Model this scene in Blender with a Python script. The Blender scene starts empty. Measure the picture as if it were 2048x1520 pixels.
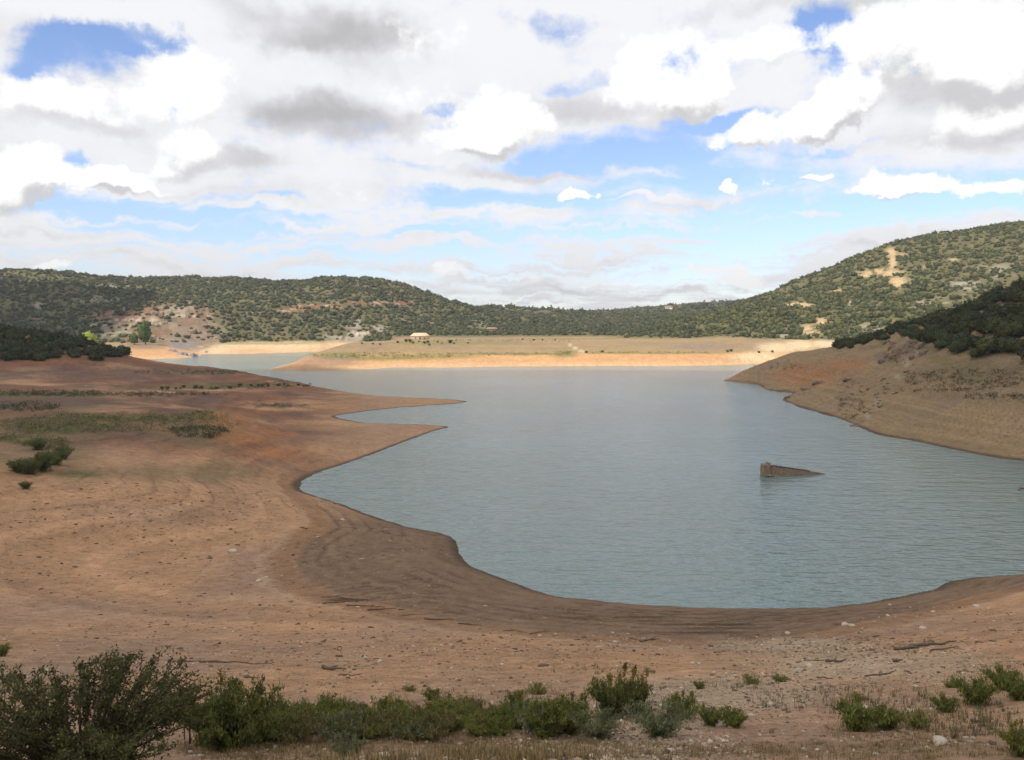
import bpy, bmesh, math, random
import numpy as np
from mathutils import Vector, Matrix
random.seed(7); RNG = np.random.default_rng(11)
SC = bpy.context.scene
COL = SC.collection
R = math.radians
# ------------------------------------------------------------------ camera (the eye stands 25 m above the water)
H = 25.0; F = 1773.0; CX, CY = 1024.0, 760.0
PITCH = math.atan(120.0 / F)
cp, sp = math.cos(PITCH), math.sin(PITCH)
cam = bpy.data.cameras.new('camera'); camo = bpy.data.objects.new('camera', cam); COL.objects.link(camo)
camo.location = (0, 0, H); camo.rotation_euler = (math.pi / 2 - PITCH, 0, 0)
cam.sensor_width = 36; cam.lens = 36 * F / 2048; cam.clip_start = 0.5; cam.clip_end = 12000
SC.camera = camo

def at(px, py, Y):
    """a point of the place, from where it is seen and how far off it lies"""
    a = (px - CX) / F; b = (CY - py) / F
    dy = cp + b * sp; dz = b * cp - sp
    return a / dy * Y, Y, H + dz / dy * Y
def onwater(px, py):
    a = (px - CX) / F; b = (CY - py) / F
    dy = cp + b * sp; dz = b * cp - sp
    t = H / -dz
    return a * t, dy * t
def project(x, y, z):
    zz = z - H
    d = y * cp - zz * sp
    d = np.maximum(d, 0.1)
    return CX + F * x / d, CY - F * (y * sp + zz * cp) / d

# ------------------------------------------------------------------ numpy noise
def _h(ix, iy, s):
    n = (ix.astype(np.int64) * 374761393 + iy.astype(np.int64) * 668265263 + s * 1442695041) & 0xffffffff
    n = ((n ^ (n >> 13)) * 1274126177) & 0xffffffff
    return ((n ^ (n >> 16)) & 0xffff) / 65535.0
def vn(x, y, s=0):
    x0 = np.floor(x); y0 = np.floor(y); fx = x - x0; fy = y - y0
    fx = fx * fx * fx * (fx * (fx * 6 - 15) + 10); fy = fy * fy * fy * (fy * (fy * 6 - 15) + 10)
    a = _h(x0, y0, s); b = _h(x0 + 1, y0, s); c = _h(x0, y0 + 1, s); d = _h(x0 + 1, y0 + 1, s)
    return (a + (b - a) * fx) * (1 - fy) + (c + (d - c) * fx) * fy
def fbm(x, y, s=0, o=4, g=0.5):
    r = 0; a = 1; t = 0
    for i in range(o):
        r = r + a * (vn(x, y, s + i * 17) - 0.5); t += a; a *= g
        x = x * 2.03 + 5.1; y = y * 2.03 + 1.7
    return r / t * 2
def ss(a, b, x):
    t = np.clip((x - a) / (b - a), 0, 1); return t * t * (3 - 2 * t)

# ------------------------------------------------------------------ shoreline
SHORE = [(2300,1095),(2150,1132),(2048,1148),(1980,1153),(1900,1163),(1860,1180),(1800,1192),(1720,1208),(1650,1216),(1560,1217),
 (1440,1216),(1320,1212),(1200,1203),(1100,1190),(1040,1170),(985,1150),(940,1132),(920,1108),(914,1082),(880,1066),(820,1055),
 (750,1035),(700,1015),(650,998),(606,986),(597,975),(606,960),(640,945),(700,925),(760,903),(820,880),(870,862),(898,854),
 (860,850),(800,848),(740,846),(700,841),(670,833),(700,827),(760,819),(840,812),(900,808),(933,803),(890,798),(820,795),(740,790),
 (690,783),(640,775),(590,766),(500,756),(400,748),(340,744),(280,739),(150,731),(90,727),(150,722),(250,720),(315,718),(360,716),
 (398,712),(408,708),(470,708),(560,706),(640,703),(672,702),(660,708),(630,716),(595,727),(560,735),(536,740),(570,741),(650,741),
 (740,738),(800,735),(900,735),(1000,733),(1200,732),(1350,732),(1450,730),(1520,728),(1600,727),(1660,730),(1620,738),(1560,746),
 (1500,754),(1446,760),(1480,765),(1518,770),(1528,778),(1560,784),(1588,786),(1564,797),(1590,811),(1640,826),(1680,838),
 (1720,855),(1760,870),(1820,880),(1880,893),(1950,907),(2010,918),(2048,922),(2150,937),(2350,962),(2600,1000),(2560,1060)]
P = np.array([onwater(*p) for p in SHORE])
def catmull(P, n=5):
    out = []
    N = len(P)
    for i in range(N):
        a, b, c, d = P[i-1], P[i], P[(i+1) % N], P[(i+2) % N]
        m = max(1, min(n, int(np.linalg.norm(c-b)/2)))
        for k in range(m):
            t = k / m
            out.append(0.5*((2*b)+(-a+c)*t*1.0+(2*a-5*b+4*c-d)*t*t+(-a+3*b-3*c+d)*t**3))
    return np.array(out)
PS = catmull(P, 4)

def signed(x, y):
    """metres to the waterline, positive on land"""
    x = x.astype(np.float32).ravel(); y = y.astype(np.float32).ravel()
    out = np.empty(x.shape, np.float32)
    A = PS.astype(np.float32); B = np.roll(A, -1, 0)
    for c in range(0, len(x), 60000):
        X = x[c:c+60000]; Y = y[c:c+60000]
        best = np.full(X.shape, 1e12, np.float32); ins = np.zeros(X.shape, bool)
        for (ax, ay), (bx, by) in zip(A, B):
            dx, dy = bx-ax, by-ay; L = dx*dx+dy*dy
            if L < 1e-9: continue
            t = np.clip(((X-ax)*dx+(Y-ay)*dy)/L, 0, 1)
            d = (X-ax-t*dx)**2+(Y-ay-t*dy)**2
            best = np.minimum(best, d)
            if (ay > Y).any() != (by > Y).all() or True:
                cr = ((ay > Y) != (by > Y))
                if cr.any() and dy != 0:
                    xi = ax + (Y-ay)*dx/dy
                    ins ^= (cr & (X < xi))
        out[c:c+60000] = np.sqrt(best)*np.where(ins, -1, 1)
    return out

# ------------------------------------------------------------------ heights: control points (px, py, distance)
CT = [(1024,1520,18),(500,1520,17),(0,1520,16),(2048,1520,16),(1500,1520,17),(1024,1400,27.5),(300,1400,28),(1700,1400,26),(2048,1400,24),
 (1024,1300,46),(500,1300,46),(1500,1290,50),(2048,1300,38),(2048,1220,58),(1800,1260,50),(0,1300,44),(-400,1400,26),(2500,1300,30),(2500,1500,14),
 (200,1250,57),(300,1100,86),(0,1100,80),(0,1000,93),(0,955,98),(180,985,97),(350,1020,96),(-300,950,90),(-300,1100,70),
 (560,1100,88),(750,1150,80),(600,1180,74),(850,1130,82),
 (90,900,128),(250,870,142),(0,880,135),(300,850,160),(450,830,185),(560,880,160),(450,930,132),(0,825,180),(0,800,205),(200,800,205),(0,765,262),(200,765,285),(420,790,250),(500,800,255),
 (0,727,305),(200,724,325),(252,716,345),(350,738,385),(500,750,372),(600,767,338),(500,775,310),(-300,730,290),(-300,640,340),(-300,600,700),
 (0,665,370),(60,672,370),(150,684,360),(215,700,355),(700,797,277),(820,800,272),(780,850,225),(600,840,215),(700,870,190),
 # far left hill
 (-300,560,900),(0,552,930),(60,545,960),(150,550,980),(300,557,1000),(450,562,1020),(600,560,1040),(700,555,1050),(780,564,1050),(860,587,1060),(940,613,1080),
 (200,690,680),(330,690,640),(400,685,700),(500,683,715),(600,681,725),(700,672,740),(400,650,730),(450,620,830),(600,625,830),(700,605,860),(700,645,790),(800,640,830),
 (100,640,760),(250,640,720),(250,600,820),(60,600,820),(850,660,780),(360,705,605),(300,702,600),(550,700,695),
 # middle hills
 (960,618,1150),(1100,623,1300),(1200,629,1400),(1260,627,1400),(1320,621,1500),(1400,612,1600),(1500,602,1700),(1000,665,760),(1100,668,740),(1200,660,800),(1100,645,950),(1200,642,1100),(1310,664,650),(1370,646,690),(1440,624,750),
 # right hill
 (1500,604,900),(1560,583,880),(1600,568,870),(1660,543,870),(1720,519,870),(1780,498,880),(1850,476,890),(1920,460,900),(1980,451,910),(2048,450,920),(2300,460,930),
 (1500,670,610),(1600,675,580),(1700,665,560),(1450,680,590),(1600,640,650),(1700,620,640),(1800,640,560),(1900,600,620),(1900,530,740),(2048,560,640),(2048,500,760),(1750,560,740),(1350,672,640),
 (1560,690,540),(1600,712,500),(1650,700,520),(1700,696,500),(1770,694,470),(1850,690,470),(1730,684,530),(1950,690,470),
 # right near slope
 (2048,720,200),(1950,722,220),(1860,712,246),(2048,584,262),(1960,618,275),(1900,643,285),(1850,664,292),(1780,679,305),(1740,688,318),(1700,697,335),(1620,703,360),(1560,720,385),(1500,741,408),
 (1700,745,285),(1600,750,330),(1900,800,205),(2048,800,182),(2048,870,170),(1780,780,232),(1650,790,262),(2500,730,160),(2500,560,230),(2500,850,140),
 # peninsula
 (760,682,545),(840,679,570),(1000,676,610),(1200,678,610),(1400,684,575),(700,686,525),(640,702,500),(590,722,478),(1100,709,500),(900,712,500),(700,725,468),(1300,706,510),(1500,702,520),(1000,690,550),(1250,690,560),(1000,679,660),(1250,678,680),
 ]
EX = [(2048,300,40,360),(1850,340,30,0),(1700,380,20,0),(1600,420,14,0),(150,400,18,0),(0,420,18,0)]
ctl = [at(*c) for c in CT]
# ground that drops again behind each crest (x, y, z)
def behind(px, Y, z): ctl.append((at(px, 640, Y)[0], Y, z))
for px, Y, z in [(1310,800,12.5),(1370,820,13.5),(0,470,9),(100,450,6),(200,430,3.5),(2048,380,22),(1950,400,16),(1850,400,11),(1780,410,6),(1700,420,2.5),
                 (2300,470,25),(2048,1200,95),(1850,1150,80),(1700,1100,60),(1560,1100,40),(300,1300,60),(600,1350,58),(0,1300,58),(800,1350,45),(1000,1500,30),(1300,2000,45),(1024,2400,20),(1500,2400,40),(300,2400,30),(2048,2000,60),
                 (1024,4,22.5),(1024,0.5,23.3),(-1500,4,22.6),(3500,4,22.6),(1024,10,20.0),(200,9,20.0),(1900,9,19.8)]: behind(px, Y, z)
# a small spur behind the left bushy knoll and the low shelf of mud by the water
for px, py, Y in []: ctl.append(at(px, py, Y))
ctl = np.array(ctl, float)
def hbase(s):
    a = np.abs(s)
    return np.where(s > 0, 14*(1-np.exp(-a/52))+0.02*a, -0.12*a/(1+a/40)-0.0)
def lp(x, y):
    r = np.hypot(x, y+6); return np.arctan2(x, y+6), np.log(r)
CTH, CLR = lp(ctl[:,0], ctl[:,1])
cs = signed(ctl[:,0], ctl[:,1])
ok = (cs > 1.0) & (ctl[:,2] > 0.05)
if (~ok).any():
    for i in np.nonzero(~ok)[0]: print('control point dropped', i, CT[i] if i < len(CT) else '', ctl[i], cs[i])
ctl = ctl[ok]; CTH = CTH[ok]; CLR = CLR[ok]; cs = cs[ok]
VAL = np.log(ctl[:,2] / hbase(cs))
def kern(d2): return np.sqrt(d2 + 0.03**2)
D2 = (CTH[:,None]-CTH[None])**2*1.3 + (CLR[:,None]-CLR[None])**2
K = -kern(D2) + np.eye(len(VAL))*0.004
n = len(VAL)
M = np.zeros((n+1, n+1)); M[:n,:n] = K; M[n,:n] = 1; M[:n,n] = 1
W = np.linalg.solve(M, np.append(VAL, 0))
def rbf(x, y):
    th, lr = lp(x, y); out = np.zeros(x.shape, np.float32)
    for t, l, w in zip(CTH, CLR, W[:n]):
        out -= (w*np.sqrt((th-t)**2*1.3+(lr-l)**2+0.03**2)).astype(np.float32)
    return out + W[n]
# terrain grid in rings round the viewpoint
NT, NR = 1000, 1250
tu = np.linspace(-1, 1, NT); TH = (tu*R(36) + np.sign(tu)*np.maximum(np.abs(tu)-0.93, 0)*R(30)/0.07)
LR = np.linspace(math.log(3.0), math.log(2600.0), NR)
gth, glr = np.meshgrid(TH, LR)
GX = (np.sin(gth)*np.exp(glr)).astype(np.float32); GY = (np.cos(gth)*np.exp(glr)).astype(np.float32)
S0 = signed(GX, GY).reshape(GX.shape)
jit = fbm(GX/9, GY/9, 3, 3)*0.55 + fbm(GX/2.2, GY/2.2, 9, 3)*0.34
S = S0 + jit*np.clip(GY/140, 0.5, 2.5)
E = np.clip(rbf(GX, GY), -2.5, 3.2)
Z = hbase(S)*np.where(S > 0, np.exp(E), 1)
def blur(a, k):
    for _ in range(k):
        b = a.copy(); b[1:-1] = (a[:-2]+2*a[1:-1]+a[2:])/4
        a = b.copy(); a[:,1:-1] = (b[:,:-2]+2*b[:,1:-1]+b[:,2:])/4
    return a
Zb = blur(Z, 6)
wS = ss(1.5, 7, S0); Z = Z*(1-wS) + Zb*wS
hillw = ss(12, 30, Z)*ss(330, 560, GY)
land = ss(0.0, 6, S)
Z += land*(fbm(GX/14, GY/14, 21, 4)*0.35*np.clip(GY/150, 0.25, 2) + fbm(GX/1.7, GY/1.7, 33, 3)*0.05)
Z += hillw*(fbm(GX/90, GY/90, 41, 3)*7 + fbm(GX/26, GY/26, 43, 3)*2.6)
# wave-cut terraces left by the falling water, a few centimetres each
tz = Z + fbm(GX/30, GY/30, 51, 2)*0.25
Z = np.where(S0 > 0.4, np.maximum(Z, 0.02+0.035*np.minimum(S0, 20)), Z)
band = ss(0.4, 1.5, Z)*(1-ss(9, 14, Z))*ss(60,100,GY)
stp = (tz/0.62) % 1.0; Z += band*0.20*np.clip(GY/150,0.6,1.6)*(ss(0,.28,stp)-stp)*(0.2+0.8*vn(GX/25, GY/25, 61))
near = 1-ss(40, 75, np.hypot(GX, GY))
Z += near*(fbm(GX/0.9, GY/0.9, 71, 4)*0.10)
def grid_uv(x, y):
    th = np.arctan2(x, y); lr = np.log(np.maximum(np.hypot(x, y), 3.01))
    fi = np.interp(th, TH, np.arange(NT)); fj = (lr-LR[0])/(LR[1]-LR[0])
    return np.clip(fi, 0, NT-1.001), np.clip(fj, 0, NR-1.001)
def sample(G, x, y):
    x = np.atleast_1d(np.asarray(x, float)); y = np.atleast_1d(np.asarray(y, float))
    i, j = grid_uv(x, y); i0 = i.astype(int); j0 = j.astype(int); u = i-i0; v = j-j0
    return (G[j0,i0]*(1-u)*(1-v)+G[j0,i0+1]*u*(1-v)+G[j0+1,i0]*(1-u)*v+G[j0+1,i0+1]*u*v)
def ground(x, y): return float(sample(Z, x, y)[0])
PX, PY = project(GX, GY, Z)
# what the viewpoint can see of the ground (for sparing hidden trees)
EL = (Z-H)/np.hypot(GX, GY)
CM = np.maximum.accumulate(EL, 0)
def hit(px, py, Ymin=5):
    """the first point of the ground seen at a pixel"""
    a = (px - CX) / F; b = (CY - py) / F
    dy = cp + b * sp; dz = b * cp - sp
    Y = np.exp(np.linspace(math.log(Ymin), math.log(2400), 4000))
    x = a/dy*Y; z = H+dz/dy*Y
    g = np.maximum(sample(Z, x, Y), 0)
    k = np.nonzero(g > z)[0]
    if len(k) == 0: return None
    k = k[0]; return float(x[k]), float(Y[k]), float(g[k])

# ------------------------------------------------------------------ what covers the ground
def c3(r, g, b): return np.array([r, g, b], np.float32)
def region(poly, x, y):
    x = x.ravel(); y = y.ravel(); best = np.full(x.shape, 1e12, np.float32); ins = np.zeros(x.shape, bool)
    A = np.array(poly, np.float32); B = np.roll(A, -1, 0)
    for (ax, ay), (bx, by) in zip(A, B):
        dx, dy = bx-ax, by-ay; t = np.clip(((x-ax)*dx+(y-ay)*dy)/(dx*dx+dy*dy+1e-9), 0, 1)
        best = np.minimum(best, (x-ax-t*dx)**2+(y-ay-t*dy)**2)
        if dy: ins ^= ((ay > y) != (by > y)) & (x < ax+(y-ay)*dx/dy)
    return np.sqrt(best)*np.where(ins, 1, -1)
def blob(l, soft=0.6):
    """patches of ground: (px, py, rx, ry[, Ymin, Ymax]) with uneven rims"""
    m = np.zeros(GX.shape, np.float32)
    wob = fbm(GX/np.clip(GY/12,2,40), GY/np.clip(GY/12,2,40)/3, 77, 3)
    for q in l:
        px, py, rx, ry = q[:4]; y0, y1 = q[4:6] if len(q) > 4 else (0, 1e9)
        d = np.sqrt(((PX-px)/rx)**2+((PY-py)/ry)**2) + wob*0.45
        m = np.maximum(m, (1-ss(1-soft, 1+soft*0.4, d))*((GY > y0) & (GY < y1)))
    return m
SAND = c3(.40,.235,.130); SAND2 = c3(.33,.20,.125); REDS = c3(.185,.078,.040); MUD = c3(.185,.120,.075); OLIVE = c3(.13,.115,.045); ORANGE = c3(.50,.285,.14)
CREAM = c3(.60,.46,.29); ROCK = c3(.40,.35,.29); DRY = c3(.30,.215,.115); GRASS = c3(.13,.14,.05); GREYP = c3(.24,.165,.125); REDR = c3(.25,.11,.06)
C = np.broadcast_to(SAND, GX.shape+(3,)).copy()
def mixin(m, c):
    global C
    m = np.clip(m, 0, 1)[..., None]; C = C*(1-m)+c*m
n1 = fbm(GX/20, GY/20, 101, 4); n2 = fbm(GX/5, GY/5, 111, 4); n3 = fbm(GX/60, GY/60, 121, 3)
mixin(ss(-.1,.5,n1)*0.6, GREYP*1.15); mixin(ss(0,.6,n2)*0.35, SAND2)
far = ss(420, 460, GY); rightb = ss(0.0, 30, GX-GY*0.2)*(1-far)*ss(120,150,GY); leftl = (1-ss(-25, 5, GX+GY*0.16))*ss(115,150,GY)*(1-far)
mixin(rightb*0.85, c3(.215,.155,.085)); mixin(rightb*ss(0,.5,n1)*0.4, GREYP)
mixin(leftl*ss(-.5,.3,n1+0.1)*0.9, REDS*1.05); mixin(leftl*ss(-.3,.5,n2)*0.6, c3(.13,.075,.05)); mixin(leftl*ss(.0,.5,fbm(GX/18,GY/9,171,4))*0.6, c3(.115,.075,.06))
mixin(blob([(90,905,170,35),(300,850,260,30),(150,850,200,40),(380,870,130,28),(100,800,260,26),(300,945,260,22)])*0.6, c3(.17,.125,.065))
mixin(blob([(250,836,190,10),(120,858,110,12),(420,830,40,10),(60,880,60,10),(400,860,60,8),(380,745,100,4),(500,770,120,5),(330,775,160,4),(80,790,150,4),(560,815,30,4),(160,948,60,8)])*0.75, OLIVE)
mixin(blob([(200,745,220,20,200,420),(130,805,220,14),(400,800,60,8)])*0.6, c3(.13,.085,.07))
mixin(blob([(520,870,90,26),(560,905,80,18),(460,840,70,16)])*0.55, c3(.36,.15,.06))
mixin(blob([(700,890,130,25),(650,850,150,16)])*0.4, c3(.42,.26,.14))
mixin(blob([(1620,750,90,26,200,420),(1700,730,60,20,200,420)])*0.75, c3(.30,.14,.06))
mixin(blob([(1930,745,190,28,120,300),(1850,700,60,28,150,330)])*0.6, c3(.14,.105,.06))
mixin(blob([(2000,845,150,50,120,230)])*0.4, c3(.31,.21,.11)); mixin(blob([(1818,695,44,24,150,330),(1770,715,30,14,150,330)])*.85, c3(.16,.11,.085)); mixin(blob([(1820,690,40,20,150,330)])*ss(0,.3,fbm(GX/1.5,GY/4,221,3))*.6, c3(.27,.16,.10))
mixin((ss(0.1,.35,fbm(GX/3,GY/9,131,3)))*rightb*ss(9,13,Z)*0.5, OLIVE)
# bathtub rings
zz = Z*1.0 + fbm(GX/22, GY/22, 141, 3)*0.35
step = ((zz/0.62+vn(GX/40,GY/40,211)) % 1.0)
C *= (1-0.32*(1-ss(0,.18,step))*ss(.8,1.6,Z)*(1-ss(11,13,Z))*ss(70,110,GY)*ss(.25,.6,vn(GX/16,GY/16,213)))[...,None]
ring = 0.5+0.5*np.sin(zz*2*math.pi/0.55+3*vn(GX/60,GY/60,5)); ring2 = vn(zz*3.1, zz*0+3, 8)
rm = ss(0.3,1.2,Z)*(1-ss(10,13,Z))
C *= (1+(ring-0.5)*0.10*rm*ss(60,100,GY)+(ring2-0.5)*0.26*rm)[..., None]
# wet grey mud along the near water
MP = [(hit(*q)[:2] if q[1] > 1020 and q[0] < 2100 and hit(*q) else onwater(*q)) for q in [(690,930),(590,975),(600,1000),(650,1030),(662,1056),(618,1085),(598,1120),(622,1165),(690,1193),(800,1217),(950,1246),(1100,1264),(1300,1275),(1500,1278),(1600,1268),(1700,1248),(1800,1226),(1950,1190),(2048,1172),(2300,1105),(2300,1000),(1200,1000)]]
wet = np.zeros(GX.shape, np.float32); jj = np.nonzero(np.exp(LR) < 140)[0][-1]
md = region(MP, GX[:jj]+n2[:jj]*.35, GY[:jj]+n1[:jj]*.8).reshape(jj, NT)
wet[:jj] = (.8*ss(-.4, .6, md)+.2*ss(1,6,md))*(1-ss(100,125,GY[:jj])); MD = np.full(GX.shape, -9., np.float32); MD[:jj] = md
mixin((1-ss(.4,2.6,np.abs(MD+1.2)))*.7, c3(.235,.13,.065)); mixin((1-ss(.1,.5,np.abs(MD+3.2+n2)))*.35, c3(.44,.31,.19))
wc = MUD[None,None]*(1+0.25*(vn(S0*0.9+n1*2, S0*0, 17)-0.5))[...,None]
C = C*(1-wet[...,None])+wc*wet[...,None]
edge = (1-ss(0.0,1.1,np.abs(S0-12+n1*2)))*0
mixin(ss(.2,.9,np.sin((MD+n1*.6)*3.4))*wet*0.5*ss(2,5,S0)*ss(.35,.6,vn(GX/7,GY/7,201)), MUD*0.5); mixin(ss(.15,.4,fbm(GX/.9+S0*.3,GY/.5,163,3))*wet*ss(4,8,S0)*ss(.45,.7,vn(GX/9,GY/9,203))*.6, MUD*.42)
mixin(blob([(1430,1249,110,2.2),(1450,1256,90,1.8),(1430,1265,100,2.4),(1280,1234,50,1.5),(700,1200,60,4)], 0.5)*0.85, MUD*0.35)
mixin((1-ss(0.3,1.6,S0))*ss(-1,0,S0)*(1-ss(300,420,GY)), c3(.10,.066,.045))
# far bank in full light: orange below, straw and green above
pen = far*(1-ss(640,700,GY))*ss(-170,-140,GX)
mixin(far, DRY); mixin(far*(1-ss(5.2,6.4,Z+n1*0.9)), ORANGE); mixin(far*(1-ss(1.0,2.4,Z))*0.35, CREAM)
mixin(far*ss(-.2,.4,n1+n3)*ss(7,9,Z)*0.45, c3(.23,.16,.12))
mixin(blob([(680,712,60,9,430,560),(850,712,120,6,430,560),(760,716,160,6,430,560),(1000,708,130,3,430,560),(1130,708,25,7,430,560),(1300,706,150,2,430,560),(900,686,160,4,430,620)])*0.8, c3(.19,.18,.065))
mixin(blob([(640,722,90,14,430,500)])*0.6, GREYP)  # cloud-shadow edge on the headland's left tip, painted into the ground colour
mixin(blob([(1400,694,90,5,430,620),(1530,694,60,5,430,620)])*0.5, c3(.22,.17,.15))
mixin(blob([(1510,715,50,13,430,620),(1560,696,50,12,430,640),(1600,690,40,14,430,640),(1650,688,40,10,430,640)])*0.85, CREAM)
mixin(blob([(1140,690,5,4,430,620),(1150,696,6,4,430,620),(1162,703,7,4,430,620)])*0.6, CREAM)
mixin(blob([(500,692,190,11,560,760),(420,700,70,8,560,740)])*0.8, CREAM*0.95); mixin(blob([(520,687,110,2.5,560,760)])*0.7, OLIVE*1.6)
mixin(blob([(310,700,90,14,500,680)])*0.7, ORANGE)
# wooded hills: floor between trees
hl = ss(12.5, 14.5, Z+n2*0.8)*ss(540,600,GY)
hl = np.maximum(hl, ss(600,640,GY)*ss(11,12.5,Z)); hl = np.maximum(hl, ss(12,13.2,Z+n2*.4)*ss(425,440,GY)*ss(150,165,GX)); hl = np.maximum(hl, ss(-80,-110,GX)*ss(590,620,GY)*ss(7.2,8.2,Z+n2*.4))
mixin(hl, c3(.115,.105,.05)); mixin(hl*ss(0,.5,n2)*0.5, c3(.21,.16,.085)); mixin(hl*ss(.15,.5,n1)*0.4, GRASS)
BARE = [(1783,505,16,12,500,1e9),(1785,522,9,20,500,1e9),(1805,508,18,3,500,1e9),(1770,545,50,8,500,1e9),(1730,552,14,3,500,1e9),(1800,562,26,9,500,1e9),(1795,570,8,8,500,1e9),(1908,519,16,5,500,1e9),(1845,535,12,3,500,1e9),(1675,583,14,5,500,1e9),
        (1620,660,32,16,480,900),(1645,645,20,14,480,900),(1600,610,30,5,500,900)]
LIME = [(1990,540,50,22,500,1e9),(1930,570,40,20,500,1e9),(1870,610,60,16,420,900),(1720,605,40,8,420,900),(1740,655,60,14,420,900),(1555,672,50,10,420,900),(1620,681,50,5,420,900),
        (700,668,55,14,600,900),(715,650,14,20,600,900),(760,655,18,10,600,900),(815,645,22,8,700,1100),(960,655,14,13,650,1200),(950,640,10,6,650,1200),(1065,652,14,4,700,1200),
        (385,660,40,26,560,800),(320,620,60,8,600,1100),(250,668,70,18,560,800),(345,640,30,14,560,900),(200,600,60,10,600,1100),(230,575,40,6,600,1100),(80,610,14,6,600,1100)]
SCAR = [(640,612,70,4,700,1200),(720,606,60,4,700,1200),(805,606,25,4,700,1200),(590,622,40,4,700,1200),(510,625,30,3,700,1200),(860,648,12,4,700,1200),]
mb = blob(BARE, 0.7); ml = blob(LIME, 0.8); ms = blob(SCAR, 0.5)
n6 = fbm(GX/5, GY/9, 191, 3); mixin(mb*ss(-.55,-.1,n6)*0.9, c3(.50,.36,.20)); mixin(ml*ss(-.12,.12,n6)*0.85, ROCK*0.8); cliff = blob([(330,650,110,44,560,900),(240,640,60,26,560,900),(385,672,50,26,560,760)], .7); n7 = fbm(GX/7, GY/16, 195, 3); mixin(cliff*ss(-.9,-.2,n6)*.85, c3(.22,.15,.105)); mixin(cliff*ss(.0,.2,n6)*.8, c3(.37,.29,.22)); mixin(cliff*ss(.1,.3,n7)*.8, c3(.20,.095,.06)); mixin(cliff*ss(.05,.3,-n7)*.7, c3(.12,.105,.06)); mixin(blob([(235,628,75,12,560,900),(290,615,26,10,560,900)],.6)*ss(-.5,0,n6)*.8, c3(.22,.10,.065))
mixin(ms*0.8*ss(-.4,.1,n6+.15), REDR*.85); mixin(ms*ss(.0,.4,n2)*0.8, c3(.45,.36,.27))
mixin(blob([(385,668,60,30,560,760),(290,690,60,12,560,760)])*ss(-.5,.1,n6)*.8, c3(.21,.155,.105)); mixin(blob([(1850,688,20,6,150,330),(1835,705,16,8,150,330),(1815,730,12,12,150,330),(1795,752,12,12,150,330),(1775,775,10,12,150,330),(1755,805,9,14,150,330),(1735,832,9,12,150,330),(1712,850,10,7,150,330)],.8)*ss(-.4,.1,n2)*.8, c3(.34,.28,.21))
mixin(blob([(265,640,60,2,560,900),(200,650,30,2,560,900),(380,632,60,1.5,560,900)],0.3), c3(.40,.34,.25))
mixin(blob([(365,690,30,10,540,720)])*0.7, c3(.20,.19,.19))
# near gravel and pale stones
gr = blob([(1480,1385,190,40),(1300,1430,180,35),(1250,1500,220,40),(1750,1330,260,50),(1600,1290,180,16)])
mixin(gr*0.55, c3(.42,.34,.24)); mixin(near*ss(-.2,.5,n2)*0.3, c3(.30,.21,.14))
mixin(blob([(750,1500,330,26),(1100,1490,300,16),(1700,1500,400,22),(1150,1460,120,16)])*0.45, c3(.20,.135,.065))
bright = 1+0.14*fbm(GX/1.3, GY/1.3, 151, 4)*ss(15,40,GY)
C = np.clip(C*bright[...,None], 0.01, 0.9)

# ------------------------------------------------------------------ materials
def mat(name):
    m = bpy.data.materials.new(name); m.use_nodes = True; nt = m.node_tree; nt.nodes.clear()
    o = nt.nodes.new('ShaderNodeOutputMaterial'); return m, nt, o
def N(nt, t, **k):
    n = nt.nodes.new(t)
    for a, b in k.items():
        if a[0] == 'i' and a[1:].isdigit(): n.inputs[int(a[1:])].default_value = b
        else: setattr(n, a, b)
    return n
def L(nt, a, b): nt.links.new(a, b)
def noise(nt, vec, scale, detail=4, rough=.6):
    n = N(nt, 'ShaderNodeTexNoise'); n.inputs['Scale'].default_value = scale; n.inputs['Detail'].default_value = detail; n.inputs['Roughness'].default_value = rough
    if vec is not None: L(nt, vec, n.inputs['Vector'])
    return n
def ramp(nt, fac, a, b, lo=0., hi=1.):
    n = N(nt, 'ShaderNodeMapRange'); n.inputs[1].default_value = a; n.inputs[2].default_value = b; n.inputs[3].default_value = lo; n.inputs[4].default_value = hi
    L(nt, fac, n.inputs[0]); return n
def math_(nt, op, a, b=None):
    n = N(nt, 'ShaderNodeMath', operation=op)
    for i, v in enumerate((a, b)):
        if v is None: continue
        if isinstance(v, (int, float)): n.inputs[i].default_value = v
        else: L(nt, v, n.inputs[i])
    return n.outputs[0]
def bsdf(nt, o, rough=0.9, spec=0.15):
    b = N(nt, 'ShaderNodeBsdfPrincipled'); b.inputs['Roughness'].default_value = rough; b.inputs['Specular IOR Level'].default_value = spec
    L(nt, b.outputs[0], o.inputs[0]); return b
def scale_col(nt, col, fac):
    v = N(nt, 'ShaderNodeVectorMath', operation='SCALE'); L(nt, fac, v.inputs['Scale'])
    if hasattr(col, 'default_value') or hasattr(col, 'links'): L(nt, col, v.inputs[0])
    else: v.inputs[0].default_value = col
    return v.outputs[0]

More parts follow.
